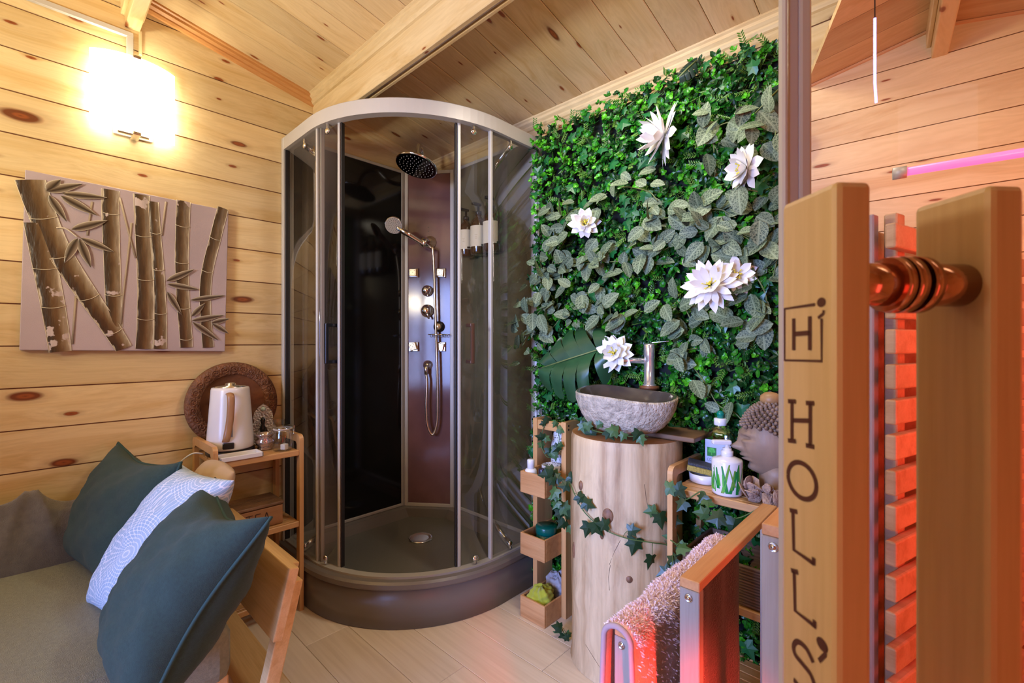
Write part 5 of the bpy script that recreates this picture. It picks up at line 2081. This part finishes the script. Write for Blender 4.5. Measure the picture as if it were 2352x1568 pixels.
q = Vector((-.452, 1.378, SH))
sp = empty('soap_dispenser', q, 'white soap dispenser printed with green bamboo stalks on the cart', 'dispenser')
R_ = .041
part('body', MB().lathe([(.036, 0), (.040, .003), (R_, .006), (R_, .094), (.039, .099), (.022, .106), (.016, .108)], q, 40), white_gloss, sp)
part('collar', MB().lathe([(.016, .106), (.0165, .122), (.012, .124), (.012, .130), (.006, .131), (.006, .142)], q, 24), white_gloss, sp)
pd = Vector((-.80, -.60, 0)).normalized()
pm_ = Matrix(((pd.y, pd.x, 0, q.x), (-pd.x, pd.y, 0, q.y), (0, 0, 1, q.z), (0, 0, 0, 1)))
part('pump_head', MB().box(-.0085, .0085, -.011, .042, .140, .153, .004, mat=pm_), white_gloss, sp)
gr1, gr2, gr3 = plain('print_green', (.09, .46, .035), .3), plain('print_deep_green', (.012, .25, .05), .3), plain('print_olive', (.17, .36, .05), .3)
pr_ = random.Random(6)
for k in range(22):
    a = -2.9 + 2.6 * k / 22 + pr_.uniform(-.06, .06)
    z0 = pr_.uniform(.004, .03)
    z1 = pr_.uniform(.06, .092)
    mb = MB()
    spiral_strip(mb, q.x, q.y, R_, a, q.z + z0, a + pr_.uniform(-.55, .55), q.z + z1, pr_.choice((.003, .006, .009)), pr_.choice((.002, .004)))
    part('printed_stalk', mb, pr_.choice((gr1, gr1, gr2, gr3)), sp, fix=False)

q = Vector((-.512, 1.50, SH))
cb = empty('hand_soap_bottle', q, 'tall clear bottle with white label and teal cap behind the soap dispenser', 'bottle')
mb = MB()
sec = [(.046 * math.copysign(abs(math.cos(a)) ** .5, math.cos(a)), .028 * math.copysign(abs(math.sin(a)) ** .5, math.sin(a))) for a in [2 * PI * k / 32 for k in range(32)]]
lv = [(.96, 0), (1, .006), (1, .135), (.93, .150), (.70, .163), (.36, .170), (.34, .180)]
vs = []
for s, z in lv:
    for a, b in sec:
        r = .016 / max(.016, 1e-6)
        k = s
        if s < .5:
            an = math.atan2(b / .028, a / .046)
            vs.append(q + Vector((.017 * math.cos(an), .017 * math.sin(an), z)))
        else:
            vs.append(q + Vector((a * k, b * k, z)))
fs = []
for i in range(len(lv) - 1):
    for k in range(32):
        fs.append((i * 32 + k, i * 32 + (k + 1) % 32, (i + 1) * 32 + (k + 1) % 32, (i + 1) * 32 + k))
fs.append(tuple(reversed(range(32))))
mb.add(vs, fs, 0, True)
part('body', mb, jar_glass, cb)
part('cap', MB().lathe([(.018, .172), (.019, .174), (.019, .192), (.017, .194), (.001, .194)], q, 24), white_gloss, cb)
part('nozzle', MB().lathe([(.010, .193), (.010, .204), (.012, .208), (.007, .216), (.001, .217)], q, 20), plain('teal_nozzle', (.0, .20, .14), .3), cb)
lb = part('label', MB().box(q.x - .036, q.x + .040, q.y - .0295, q.y - .0287, q.z + .012, q.z + .128), plain('pale_blue_label', (.42, .46, .62), .4), cb)
part('badge', MB().box(q.x - .030, q.x - .002, q.y - .0302, q.y - .0296, q.z + .076, q.z + .104), plain('badge_green', (.012, .16, .012), .4), lb, 'green square badge with a lighter tree')
tm = MB()
for dx, dz, r in ((0, .004, .007), (-.006, .0, .005), (.006, .0, .005), (-.003, .006, .005), (.004, .005, .005)):
    tm.lathe([(r, 0), (.0001, .0003)], q + Vector((-.016 + dx, -.0303, .092 + dz)), 12, mat=Matrix.Rotation(PI / 2, 4, 'X'), caps=False)
tm.box(q.x - .0172, q.x - .0148, q.y - .0306, q.y - .0302, q.z + .080, q.z + .090)
part('tree_print', tm, plain('badge_light_green', (.05, .38, .04), .4), lb, kind='stuff', fix=False)
tx = MB()
fn = lambda u, v, t: Vector((q.x - .029 + u, q.y - .0297 - t, q.z + .062 + v))
for k in range(4):
    strokes(tx, [[(k * .007, 0), (k * .007, .007), (k * .007 + .004, .007)], [(k * .007, .0), (k * .007 + .0045, .0)]], fn, .0012, .0003)
part('print', tx, plain('label_ink', (.10, .12, .20), .5), lb, kind='stuff', fix=False)

q = Vector((-.540, 1.445, SH))
thing('soap_dish', MB().lathe([(.036, 0), (.044, .004), (.046, .028), (.043, .028), (.040, .008), (.001, .006)], q, 32, caps=False), white_gloss, q, 'round white dish under the sponge on the cart', 'dish')
sg = empty('kitchen_sponge', q + Vector((0, 0, .03)), 'two layer sponge, blue grey on yellow, lying on the white dish', 'sponge')
sm_ = Matrix.Translation(q + Vector((-.006, -.004, .031))) @ Matrix.Rotation(.35, 4, 'Z') @ Matrix.Rotation(.16, 4, 'Y')
part('scouring_layer', MB().box(-.045, .045, -.033, .033, .018, .026, .003, mat=sm_), plain('blue_grey_scourer', (.09, .10, .13), .95, bump=1, bscale=400), sg)
part('foam_layer', MB().box(-.045, .045, -.033, .033, .0, .018, .004, mat=sm_), plain('yellow_foam', (.48, .36, .08), .9, bump=.8, bscale=240), sg)

# carved stone head
bc = Vector((-.352, 1.445, SH))
bud = empty('head_statue', bc, 'brown carved head statue with curled hair and closed eyes on the cart', 'statue')
FD = Vector((-.86, -.51, 0)).normalized()
SD = Vector((-FD.y, FD.x, 0))
carved = plain('carved_brown_stone', (.30, .20, .135), .5, var=.35, vscale=9, bump=.12, bscale=90, stretch=(1, 1, .3))
hz = .155


def head(u, v):
    lon = (u - .5) * 2 * PI
    lat = (v - .5) * PI
    cx = math.cos(lat) * math.sin(lon)
    cy = math.cos(lat) * math.cos(lon)
    cz = math.sin(lat)
    w, d, hh = .070, .082, .104
    low = max(0, -cz)
    w *= 1 - .28 * low ** 1.4
    d *= 1 - .10 * low
    x, y, z = cx * w, cy * d, cz * hh
    if cy > 0:
        f = 0
        ax = abs(x)
        G = lambda a, b, sa, sb: math.exp(-((ax - a) / sa) ** 2 - ((z - b) / sb) ** 2)
        # nose: bridge widening to the tip
        f += .006 * math.exp(-(x / .007) ** 2) * math.exp(-((z - .004) / .024) ** 2)
        f += .019 * math.exp(-(x / .0085) ** 2) * math.exp(-((z + .020) / .011) ** 2)
        f += .007 * G(.010, -.023, .006, .007)
        # brow and sockets, lids
        f += .006 * G(.024, .020, .017, .006)
        f -= .008 * G(.024, .009, .013, .007)
        f += .0075 * G(.025, .0, .012, .007)
        f -= .003 * G(.025, -.0045, .012, .0022)
        # lips and chin
        f += .0095 * math.exp(-(x / .016) ** 2) * math.exp(-((z + .042) / .0045) ** 2)
        f += .0095 * math.exp(-(x / .013) ** 2) * math.exp(-((z + .053) / .0048) ** 2)
        f -= .005 * math.exp(-(x / .020) ** 2) * math.exp(-((z + .0475) / .0020) ** 2)
        f -= .004 * math.exp(-(x / .02) ** 2) * math.exp(-((z + .063) / .006) ** 2)
        f += .009 * math.exp(-(x / .018) ** 2) * math.exp(-((z + .080) / .012) ** 2)
        f += .004 * G(.036, -.022, .016, .018)
        y += 1.5 * f * min(1, cy * 2.2)
    return bc + SD * x + FD * y + Vector((0, 0, hz + z))


part('face', MB().grid(head, 96, 72, wrap=False), carved, bud)
nk = MB().lathe([(.050, 0), (.047, .02), (.045, .06), (.05, .09)], bc - FD * .012, 32)
part('neck', nk, carved, bud)
# curls over the scalp
cl = MB()
cr_ = random.Random(2)
for i in range(760):
    gz = 1 - 2 * (i + .5) / 760
    a = i * 2.39996
    rr = math.sqrt(1 - gz * gz)
    cx, cy, cz = rr * math.sin(a), rr * math.cos(a), gz
    hairline = .36 if cy > .3 else (.36 - (.3 - cy) * 1.1)
    if cz < hairline or (cz < -.55):
        continue
    p = bc + SD * (cx * .074) + FD * (cy * .084) + Vector((0, 0, hz + cz * .108))
    n = (SD * (cx / .074) + FD * (cy / .084) + Vector((0, 0, cz / .108))).normalized()
    cl.lathe([(.0058, -.002), (.0055, .003), (.0035, .0075), (.0010, .0100)], p, 7, mat=Vector((0, 0, 1)).rotation_difference(n).to_matrix().to_4x4())
part('hair_curl', cl, plain('carved_curls', (.23, .155, .11), .55, var=.3, vscale=40), bud, kind='stuff')
part('hair_cap', MB().lathe([(.066, 0), (.062, .03), (.048, .058), (.03, .074), (.001, .080)], bc - FD * .006 + Vector((0, 0, hz + .028)), 32), carved, bud)
bp = bc + Vector((-.005, 0, hz + .105))
part('top_knot', MB().lathe([(.010, -.006), (.024, 0), (.0275, .010), (.025, .022), (.015, .030), (.001, .033)], bp, 28), plain('worn_light_wood', (.40, .22, .09), .45, var=.15, vscale=30), bud, 'worn pale knob on top')
for s in (1, -1):
    e = bc + SD * (.062 * s) - FD * .012 + Vector((0, 0, hz))
    em = MB().tube(smooth_path([e + Vector((0, 0, .03)) - FD * .010, e + Vector((0, 0, .034)) + SD * .008 * s - FD * .018, e + Vector((0, 0, .01)) + SD * .010 * s - FD * .024, e - Vector((0, 0, .03)) + SD * .004 * s - FD * .012, e - Vector((0, 0, .075)) - SD * .004 * s, e - Vector((0, 0, .05)) - SD * .004 * s + FD * .006, e + Vector((0, 0, .01)) + FD * .004, e + Vector((0, 0, .03)) - FD * .006]), .0062, 8)
    part('ear', em, carved, bud)

# desert rose
dr_ = Vector((-.352, 1.356, SH))
ds = empty('desert_rose', dr_, 'pinkish desert rose crystal cluster in front of the head statue', 'mineral')
rs = plain('rose_gypsum', (.40, .27, .205), .8, var=.3, vscale=50, bump=.5, bscale=200)
rr_ = random.Random(31)
for k in range(19):
    c = dr_ + Vector((rr_.uniform(-.045, .05), rr_.uniform(-.022, .026), rr_.uniform(.016, .05)))
    r = rr_.uniform(.016, .026) if k < 14 else rr_.uniform(.010, .016)
    r = min(r, c.z - SH - .001) if k >= 14 else min(r, .026)
    n = Vector((rr_.gauss(0, 1), rr_.gauss(-.2, .8), rr_.gauss(.1, .6))).normalized()
    M = Vector((0, 0, 1)).rotation_difference(n).to_matrix().to_4x4()
    c.z = max(c.z, SH + r * .98 * math.sqrt(max(0, 1 - n.z * n.z)) + .002)
    m8 = [1 + rr_.uniform(-.14, .14) for _ in range(14)]
    vs = []
    for zz, sc_ in ((-.0012, .98), (-.003, .6), (.0012, .98), (.003, .6)):
        for j in range(14):
            a = 2 * PI * j / 14
            vs.append(c + (M @ Vector((r * sc_ * m8[j] * math.cos(a), r * sc_ * m8[j] * math.sin(a), zz))))
    fs = []
    for j in range(14):
        j2 = (j + 1) % 14
        fs += [(j, j2, 28 + j2, 28 + j), (j, 14 + j, 14 + j2, j2), (28 + j, 28 + j2, 42 + j2, 42 + j)]
    fs += [tuple(14 + j for j in range(14)), tuple(42 + j for j in reversed(range(14)))]
    part('blade', MB().add(vs, fs), rs, ds)

# woven basket on the middle shelf
wbk = Vector((-.40, 1.445, .361))
wk = empty('woven_basket', wbk, 'dark brown woven basket on the middle shelf of the cart with the statue', 'basket')
weave = plain('brown_weave', (.17, .10, .065), .7, var=.4, vscale=50, stretch=(.2, .2, 3))
mb = MB()
for a in ((-.56, -.55, 1.34, 1.55), (-.275, -.265, 1.34, 1.55), (-.56, -.265, 1.34, 1.35), (-.56, -.265, 1.54, 1.55)):
    mb.box(*a, .362, .470, .003)
mb.box(-.555, -.27, 1.345, 1.545, .362, .370)
part('wall', mb, weave, wk)
for k in range(14):
    z = .368 + k * .0077
    m2 = MB().tube([Vector((-.563, 1.337, z)), Vector((-.262, 1.337, z))], .0042, 6)
    m2.tube([Vector((-.262, 1.337, z)), Vector((-.262, 1.553, z))], .0042, 6)
    part('woven_strand', m2, weave, wk)

# ------------------------------------------------------------------ towel rack with two towels
rk_ = empty('towel_rack', (-.29, .94, 0), 'stepped bamboo towel rack with three frames in front of the shelf cart', 'towel rack')
bolt = plain('screw_steel', (.55, .55, .55), .2, 1.0)
for x, zt, y0, y1 in ((-.41, .560, .716, 1.20), (-.290, .691, .712, 1.168), (-.166, .816, .690, 1.14)):
    hw = .0155
    fr = part('front_post', MB().box(x - hw, x + hw, y0, y0 + .018, .03, zt, .0012), rack_z, rk_)
    part('rear_post', MB().box(x - hw, x + hw, y1 - .018, y1, .03, zt, .0012), rack_z, rk_)
    part('top_bar', MB().box(x - hw, x + hw, y0 + .0005, y1 - .0005, zt + .0004, zt + .016, .0012), rack_y, rk_)
    b = MB().lathe([(.0068, 0), (.0062, .0012), (.0052, .0012), (.0045, .0002), (.003, .0004), (.0025, .0022), (.0008, .0026)], (x - .001, y0, zt - .013), 18, mat=Matrix.Rotation(PI / 2, 4, 'X'))
    part('screw', b, bolt, fr)
for y in (.70, 1.13):
    part('foot_rail', MB().box(-.44, -.14, y, y + .03, 0, .03, .003), rack_z, rk_)


def towel_path(x, z, r, drop_l, drop_r, n=14):
    P = [Vector((x - r, 0, z - drop_l))]
    for k in range(1, 6):
        P.append(Vector((x - r - .006 * math.sin(PI * k / 6), 0, z - drop_l + drop_l * k / 6)))
    for k in range(n + 1):
        a = PI - PI * k / n
        P.append(Vector((x + r * math.cos(a), 0, z + r * .9 * math.sin(a))))
    for k in range(1, 7):
        P.append(Vector((x + r + .010 * math.sin(PI * k / 6 * .8), 0, z - drop_r * k / 6)))
    return P


terry = plain('rose_terry', (.95, .72, .69), .95, var=.12, vscale=200, bump=.3, bscale=420)
TX, TZ = -.41, .558
tp_ = towel_path(TX, TZ, .024, .36, .40)
tr_ = random.Random(14)


def tw(u, v, off=0.0):
    i = u * (len(tp_) - 1)
    k = min(int(i), len(tp_) - 2)
    p = tp_[k].lerp(tp_[k + 1], i - k)
    t = (tp_[k + 1] - tp_[k]).normalized()
    n = Vector((-t.z, 0, t.x))
    if n.z < 0 and abs(p.x - TX) < .01:
        n = -n
    y = .702 + .515 * v
    b = .0025 * math.sin(14 * v + 5 * u) + .002 * math.sin(31 * v - 9 * u)
    return Vector((p.x, y, p.z)) + n * (off + b) * 1.0, n


twl = empty('bath_towel', (TX, .95, .2), 'rose coloured terry towel folded over the lowest bar of the rack', 'towel')
mb = MB()
nu, nv = 54, 36
mb.grid(lambda u, v: tw(u, v, .007)[0], nu, nv)
mb.grid(lambda u, v: tw(u, v, .0)[0], nu, nv)
part('cloth', mb, terry, twl, fix=False)
for v in (0, 1):
    hm = MB().tube([tw(k / 60, v, .0035)[0] for k in range(61)], .0052, 8)
    part('hem', hm, plain('rose_hem', (.42, .32, .34), .8) if 'rose_hem' not in bpy.data.materials else bpy.data.materials['rose_hem'], twl)
mb = MB()
for k in range(15000):
    u, v = tr_.random(), tr_.uniform(.015, .99)
    top = abs(u - .5) < .30
    p, n = tw(u, v, .0065)
    n = n.normalized()
    d = (n + Vector((tr_.gauss(0, .5), tr_.gauss(0, .5), tr_.gauss(0, .5)))).normalized()
    L_ = tr_.uniform(.004, .0085) * (1.15 if top else .7)
    s = d.cross(Vector((tr_.gauss(0, 1), tr_.gauss(0, 1), tr_.gauss(0, 1)))).normalized() * .0011
    d2 = (d + Vector((tr_.gauss(0, .5), tr_.gauss(0, .5), -.5))).normalized()
    o = len(mb.v)
    mb.v += [tuple(p - s), tuple(p + s), tuple(p + d * L_ * .6 + s), tuple(p + d * L_ * .6 - s), tuple(p + d * L_ * .6 + d2 * L_ * .5)]
    mb.f += [(o, o + 1, o + 2, o + 3), (o + 3, o + 2, o + 4)]
    mb.m += [0, 0]
    mb.sm += [True, True]
part('terry_loops', mb, plain('rose_terry_loops', (.95, .74, .72), .9), twl, kind='stuff', fix=False)

brn = plain('brown_towel_cloth', (.04, .021, .017), .95, bump=.8, bscale=380, sheen=.3, var=.15, vscale=60)


def bt(u, v, off):
    y = .733 + .205 * u
    z = .688 - .52 * v
    return Vector((-.290 + off + .004 * math.sin(9 * u + 2 * v) * v + .003 * math.sin(17 * u), y + (.010 * max(0, v - .55) * math.sin(5 * u + 1)) + .016 * u * max(0, v - .5), z))


mb = MB()
mb.grid(lambda u, v: bt(u, v, .007), 20, 20)
mb.grid(lambda u, v: bt(u, v, -.007), 20, 20)
mb.add([bt(1, k / 20, .007) for k in range(21)] + [bt(1, k / 20, -.007) for k in range(21)], [(k, k + 1, 22 + k, 21 + k) for k in range(20)])
mb.add([bt(0, k / 20, .007) for k in range(21)] + [bt(0, k / 20, -.007) for k in range(21)], [(k, k + 1, 22 + k, 21 + k) for k in range(20)])
thing('hand_towel', mb, brn, (-.29, .83, .17), 'brown towel hanging flat inside the middle frame of the rack', 'towel', fix=False)

# ------------------------------------------------------------------ sauna cabin behind the glass door
ND, TD = (.9977, .068), (-.068, .9977)


def door(e, s, z):
    return cam2w(ND[0] * e + TD[0] * s, ND[1] * e + TD[1] * s, z)


def door_box(mb, e0, e1, s0, s1, z0, z1, bev=0.0):
    o = door(0, 0, 0)
    en = door(1, 0, 0) - o
    tn = door(0, 1, 0) - o
    M = Matrix(((en.x, tn.x, 0, 0), (en.y, tn.y, 0, 0), (0, 0, 1, 0), (0, 0, 0, 1)))
    return mb.box(e0, e1, s0, s1, z0, z1, bev, mat=M)


dg = empty('sauna_door', door(.307, .05, 0), 'glass sauna door standing open, with tall wooden handle', 'door')
GE = .307
gp = MB()
gp.add([door(GE, -.32, .04), door(GE, .410, .04), door(GE, .410, 1.98), door(GE, -.32, 1.98)], [(0, 1, 2, 3)], 0)
gp.add([door(GE + .004, -.32, .04), door(GE + .004, .410, .04), door(GE + .004, .410, 1.98), door(GE + .004, -.32, 1.98)], [(3, 2, 1, 0)], 1)
clear_t = bpy.data.materials.new('clear_back_face')
clear_t.use_nodes = True
nt = clear_t.node_tree
nt.nodes.remove(nt.nodes['Principled BSDF'])
tb_ = nt.nodes.new('ShaderNodeBsdfTransparent')
tb_.inputs[0].default_value = (.97, .96, .95, 1)
nt.links.new(tb_.outputs[0], nt.nodes['Material Output'].inputs[0])
part('glass_pane', gp, [door_glass, clear_t], dg, fix=False)
seal_m = plain('clear_white_seal', (.52, .47, .43), .18, coat=.6)
sl = MB()
door_box(sl, .283, .289, .411, .420, .04, 1.98, .002)
door_box(sl, .288, .300, .413, .418, .04, 1.98, .001)
door_box(sl, .299, .312, .411, .421, .04, 1.98, .003)
part('edge_seal', sl, seal_m, dg)
hd_ = MB()
door_box(hd_, .238, .264, .2917, .3486, .50, 1.1885, .0045)
hh = part('handle_plank', hd_, door_wood, dg)
# burnt lettering on the plank
burn = plain('burnt_mark', (.075, .018, .010), .7)


def face_sz(px, py):
    r = (px - 1176) / FPX
    t = .238 / (r * ND[0] + ND[1])
    return (t * (ND[0] - TD[0] * -1 * 0 - .068 * r), HC + (784 - py) / FPX * t)


fnl = lambda u, v, t: door(.238 - .0002 - t * .5, u, v)
w_ = .0034


def mark(name, polys, w=w_):
    mb = MB()
    strokes(mb, [[face_sz(*p) for p in pl_] for pl_ in polys], fnl, w)
    part(name, mb, burn, hh, fix=False)


mark('logo_frame', [[(1873, 699), (1803, 709), (1803, 827), (1888, 829), (1888, 731)]], .0022)
mark('logo_letter', [[(1824, 731), (1824, 804)], [(1861, 726), (1861, 804)], [(1824, 767), (1861, 764)]], .0036)
mark('logo_comma', [[(1893, 712), (1892, 720), (1880, 730)]], .0022)
cmk = MB()
cs = face_sz(1887, 694)
cmk.add([door(.2377, cs[0] + .0042 * math.cos(a), cs[1] + .0034 * math.sin(a)) for a in [2 * PI * k / 16 for k in range(16)]], [tuple(range(16))])
part('logo_comma', cmk, burn, hh, fix=False)
mark('letter', [[(1820, 922), (1820, 1011)], [(1862, 926), (1862, 1024)], [(1820, 965), (1862, 966)], [(1811, 921), (1829, 922)], [(1811, 1011), (1829, 1013)], [(1852, 925), (1871, 926)], [(1852, 1022), (1871, 1026)]])
ow_ = []
c0 = face_sz(1842, 1103)
for k in range(33):
    a = 2 * PI * k / 32
    ow_.append((c0[0] + .0150 * math.cos(a), c0[1] + .0130 * math.sin(a)))
mo = MB()
strokes(mo, [ow_], fnl, .0036)
part('letter', mo, burn, hh, fix=False)
mark('letter', [[(1822, 1174), (1824, 1262), (1870, 1294)], [(1815, 1171), (1832, 1175)], [(1870, 1280), (1870, 1297)]])
mark('letter', [[(1825, 1312), (1827, 1402), (1873, 1438)], [(1818, 1309), (1834, 1314)], [(1872, 1424), (1872, 1442)]])
mark('comma', [[(1896, 1490), (1896, 1503), (1882, 1517)]], .0030)
cmk = MB()
cs = face_sz(1889, 1480)
cmk.add([door(.2377, cs[0] + .0055 * math.cos(a), cs[1] + .0044 * math.sin(a)) for a in [2 * PI * k / 16 for k in range(16)]], [tuple(range(16))])
part('comma', cmk, burn, hh, fix=False)
S_ = smooth_path([Vector((*face_sz(*p), 0)) for p in ((1869, 1521), (1853, 1489), (1834, 1473), (1824, 1482), (1827, 1502), (1845, 1525), (1863, 1549), (1872, 1578), (1866, 1598), (1848, 1590), (1824, 1560))], 5)
mo = MB()
strokes(mo, [[(p.x, p.y) for p in S_]], fnl, .0038)
part('letter', mo, burn, hh, fix=False)

# standoff
so = MB()
ax0, ax1 = door(.262, .3125, 1.121), door(.300, .3125, 1.121)
sob = part('standoff', so.tube([ax0, ax1], .0155, 28), copper, dg)
wm = MB().tube([door(.292, .3125, 1.121), door(.297, .3125, 1.121)], .0205, 32, radii=[.0195, .0205])
wm.tube([door(.299, .3125, 1.121), door(.3065, .3125, 1.121)], .0205, 32)
part('washer', wm, copper, sob)
part('washer_gap', MB().tube([door(.2965, .3125, 1.121), door(.2995, .3125, 1.121)], .0185, 28), dark_rubber, sob)
lo = MB().tube([door(.262, .3125, .62), door(.3065, .3125, .62)], .0155, 24)
part('standoff', lo, copper, dg)

# second plank and standoffs behind the glass, modelled for the handle's reflection
hi = MB()
door_box(hi, .350, .376, .2917, .3486, .50, 1.1885, .0045)
part('handle_plank', hi, door_wood, dg)
for z in (1.121, .62):
    st_ = part('standoff', MB().tube([door(.310, .3125, z), door(.352, .3125, z)], .0155, 28), copper, dg)
    part('washer', MB().tube([door(.3105, .3125, z), door(.318, .3125, z)], .0205, 32), copper, st_)

# slatted backrest of the sauna
A0, B0 = Vector((-.061, .925, 0)), Vector((.1277, 1.55, 0))
sd_ = (B0 - A0).normalized()
sn = Vector((sd_.y, -sd_.x, 0))
Ls = (B0 - A0).length
SM = Matrix(((sd_.x, sn.x, 0, A0.x), (sd_.y, sn.y, 0, A0.y), (0, 0, 1, 0), (0, 0, 0, 1)))
sb = empty('sauna_backrest', A0, 'slatted wooden sauna backrest glowing red behind the glass door', 'backrest')
slm = wood('slat_wood', (.55, .36, .22), (.42, .25, .13), None, 0, .5, gscale=30, hv=.08)
zt = 1.265
k = 0
while zt - .039 - k * .0552 > .08:
    z1 = zt - k * .0552
    part('slat', MB().box(0, Ls, -.0075, .0075, z1 - .039, z1, .003, mat=SM), slm, sb)
    k += 1
for u in (.06, Ls - .06):
    part('batten', MB().box(u - .015, u + .015, -.026, -.0076, .04, 1.29, .002, mat=SM), slm, sb)
part('reflection_board', MB().box(.002, .020, -.060, -.0225, .03, 1.285, .002, mat=SM), plain('lilac_grey_board', (.36, .27, .30), .5), sb, 'greyed lilac end board')  # board added where the painting's lilac reflection would show
part('back_panel', MB().box(.02, Ls, -.060, -.045, .03, 1.27, .002, mat=SM), slm, sb)

# small board wall and pitched ceiling built in place of the left wall's reflection
WN = Vector((.0771, -.997, 0)).normalized()
WD = Vector((.997, .0771, 0)).normalized()
W0 = Vector((-.30, 1.58, 0))
WM = Matrix(((WD.x, WN.x, 0, W0.x), (WD.y, WN.y, 0, W0.y), (0, 0, 1, 0), (0, 0, 0, 1)))
URG = .292


def s_ceil(u):
    return 1.880 - .2 * abs(u - URG)


sw_ = empty('wall_reflection', W0, kind='structure')
UE = 1.45
zb = .002
while zb < 1.88:
    pl0 = [(0, zb + .0012), (UE, zb + .0012), (UE, zb + .0846), (0, zb + .0846)]
    for sg in (1, -1):
        f = lambda p, sg=sg: 1.880 - .2 * sg * (p[0] - URG) - p[1]
        def cr(a, b, f=f):
            fa, fb = f(a), f(b)
            t = fa / (fa - fb)
            return (a[0] + (b[0] - a[0]) * t, a[1] + (b[1] - a[1]) * t)
        if pl0:
            pl0 = clip_poly(pl0, lambda p, f=f: f(p) >= 0, cr)
    if len(pl0) >= 3:
        ctr = W0 + WD * .5 + Vector((0, 0, zb + .0423))
        m_ = MB().prism(pl0, lambda a, b, t: Vector((a - .5, t, b - zb - .0423)), -.018, 0)
        link('wall_board', m_.mesh('wall_board', (0, 0, 0), pine_s), ctr - W0, sw_, (0, 0, math.atan2(WD.y, WD.x)))
    zb += .0858
tr_m = wood('reflected_trim', (.66, .36, .16), (.5, .22, .08), None, 0, .45)
for u0, u1 in ((0, URG - .02), (URG + .02, UE)):
    m_ = MB()
    n_ = 2
    vs = []
    for u in (u0, u1):
        for a, b in [(q[0] * .7, q[1] * .7) for q in MOULD]:
            vs.append(WM @ Vector((u, a, s_ceil(u) - b)))
    K = len(MOULD)
    m_.add(vs, [(k, (k + 1) % K, K + (k + 1) % K, K + k) for k in range(K)] + [tuple(range(K)), tuple(reversed(range(K, 2 * K)))])
    part('reflected_moulding', m_, tr_m, sw_)
sc_ = empty('ceiling_reflection', W0 + WD * URG + Vector((0, 0, 1.88)), kind='structure')  # roof boards and beam modelled for the reflected roof
for sg, u0, u1 in ((1, URG, UE), (-1, 0, URG)):
    k = 0
    nb = 7 if sg > 0 else 4
    for k in range(nb):
        v0, v1 = .0 + k * .12 + .001, (k + 1) * .12 - .001
        # the left edge is cut slantwise to stay out of direct view
        ul0 = u0 if sg > 0 else .0 + v0 * .32
        ul1 = u0 if sg > 0 else .0 + v1 * .32
        if ul1 >= u1:
            continue
        q = [(ul0, v0), (u1, v0), (u1, v1), (ul1, v1)]
        vs = [WM @ Vector((a, b, s_ceil(a) + .001)) for a, b in q] + [WM @ Vector((a, b, s_ceil(a) + .017)) for a, b in q]
        part('ceiling_board', MB().add(vs, [(3, 2, 1, 0), (4, 5, 6, 7), (0, 1, 5, 4), (1, 2, 6, 5), (2, 3, 7, 6), (3, 0, 4, 7)]), pine_s, sc_)
part('reflected_beam', MB().box(URG - .016, URG + .016, .0, .84, 1.80, 1.882, .003, mat=WM), pine_y, sc_)
part('reflected_beam_strip', MB().box(URG - .026, URG - .016, .0, .84, 1.83, 1.882, .002, mat=WM), pine_y, sc_)
part('reflected_lath', MB().box(URG + .006, URG + .012, .0, .006, 1.72, 1.80, .001, mat=WM), pine_z, sw_)
tube_m = plain('lit_red_tube', (.9, .2, .3), .3, emit=(1.0, .05, .18), strength=2.4)
rt = empty('red_light_tube', Vector((-.029, .90, 1.331)), 'glowing red light tube above the slatted backrest behind the glass', 'light')
part('tube', MB().tube([Vector((-.045, .893, 1.331)), Vector((.52, .968, 1.331))], .006, 10), tube_m, rt)
part('socket', MB().tube([Vector((-.056, .8915, 1.331)), Vector((-.040, .8936, 1.331))], .009, 12), alu, rt)
vt_ = empty('violet_light_strip', Vector((-.0645, .764, 1.39)), 'thin violet light strip hanging behind the sauna glass', 'light')
part('strip', MB().tube([Vector((-.0645, .764, 1.393)), Vector((-.066, .766, 1.42)), Vector((-.066, .766, 1.505))], .0016, 6), plain('lit_violet', (.4, .4, .9), .3, emit=(.30, .30, 1.0), strength=3.0), vt_)
part('cord', MB().tube([Vector((-.066, .766, 1.505)), Vector((-.066, .766, ceil_z(.766)))], .0008, 5), black_m, vt_)
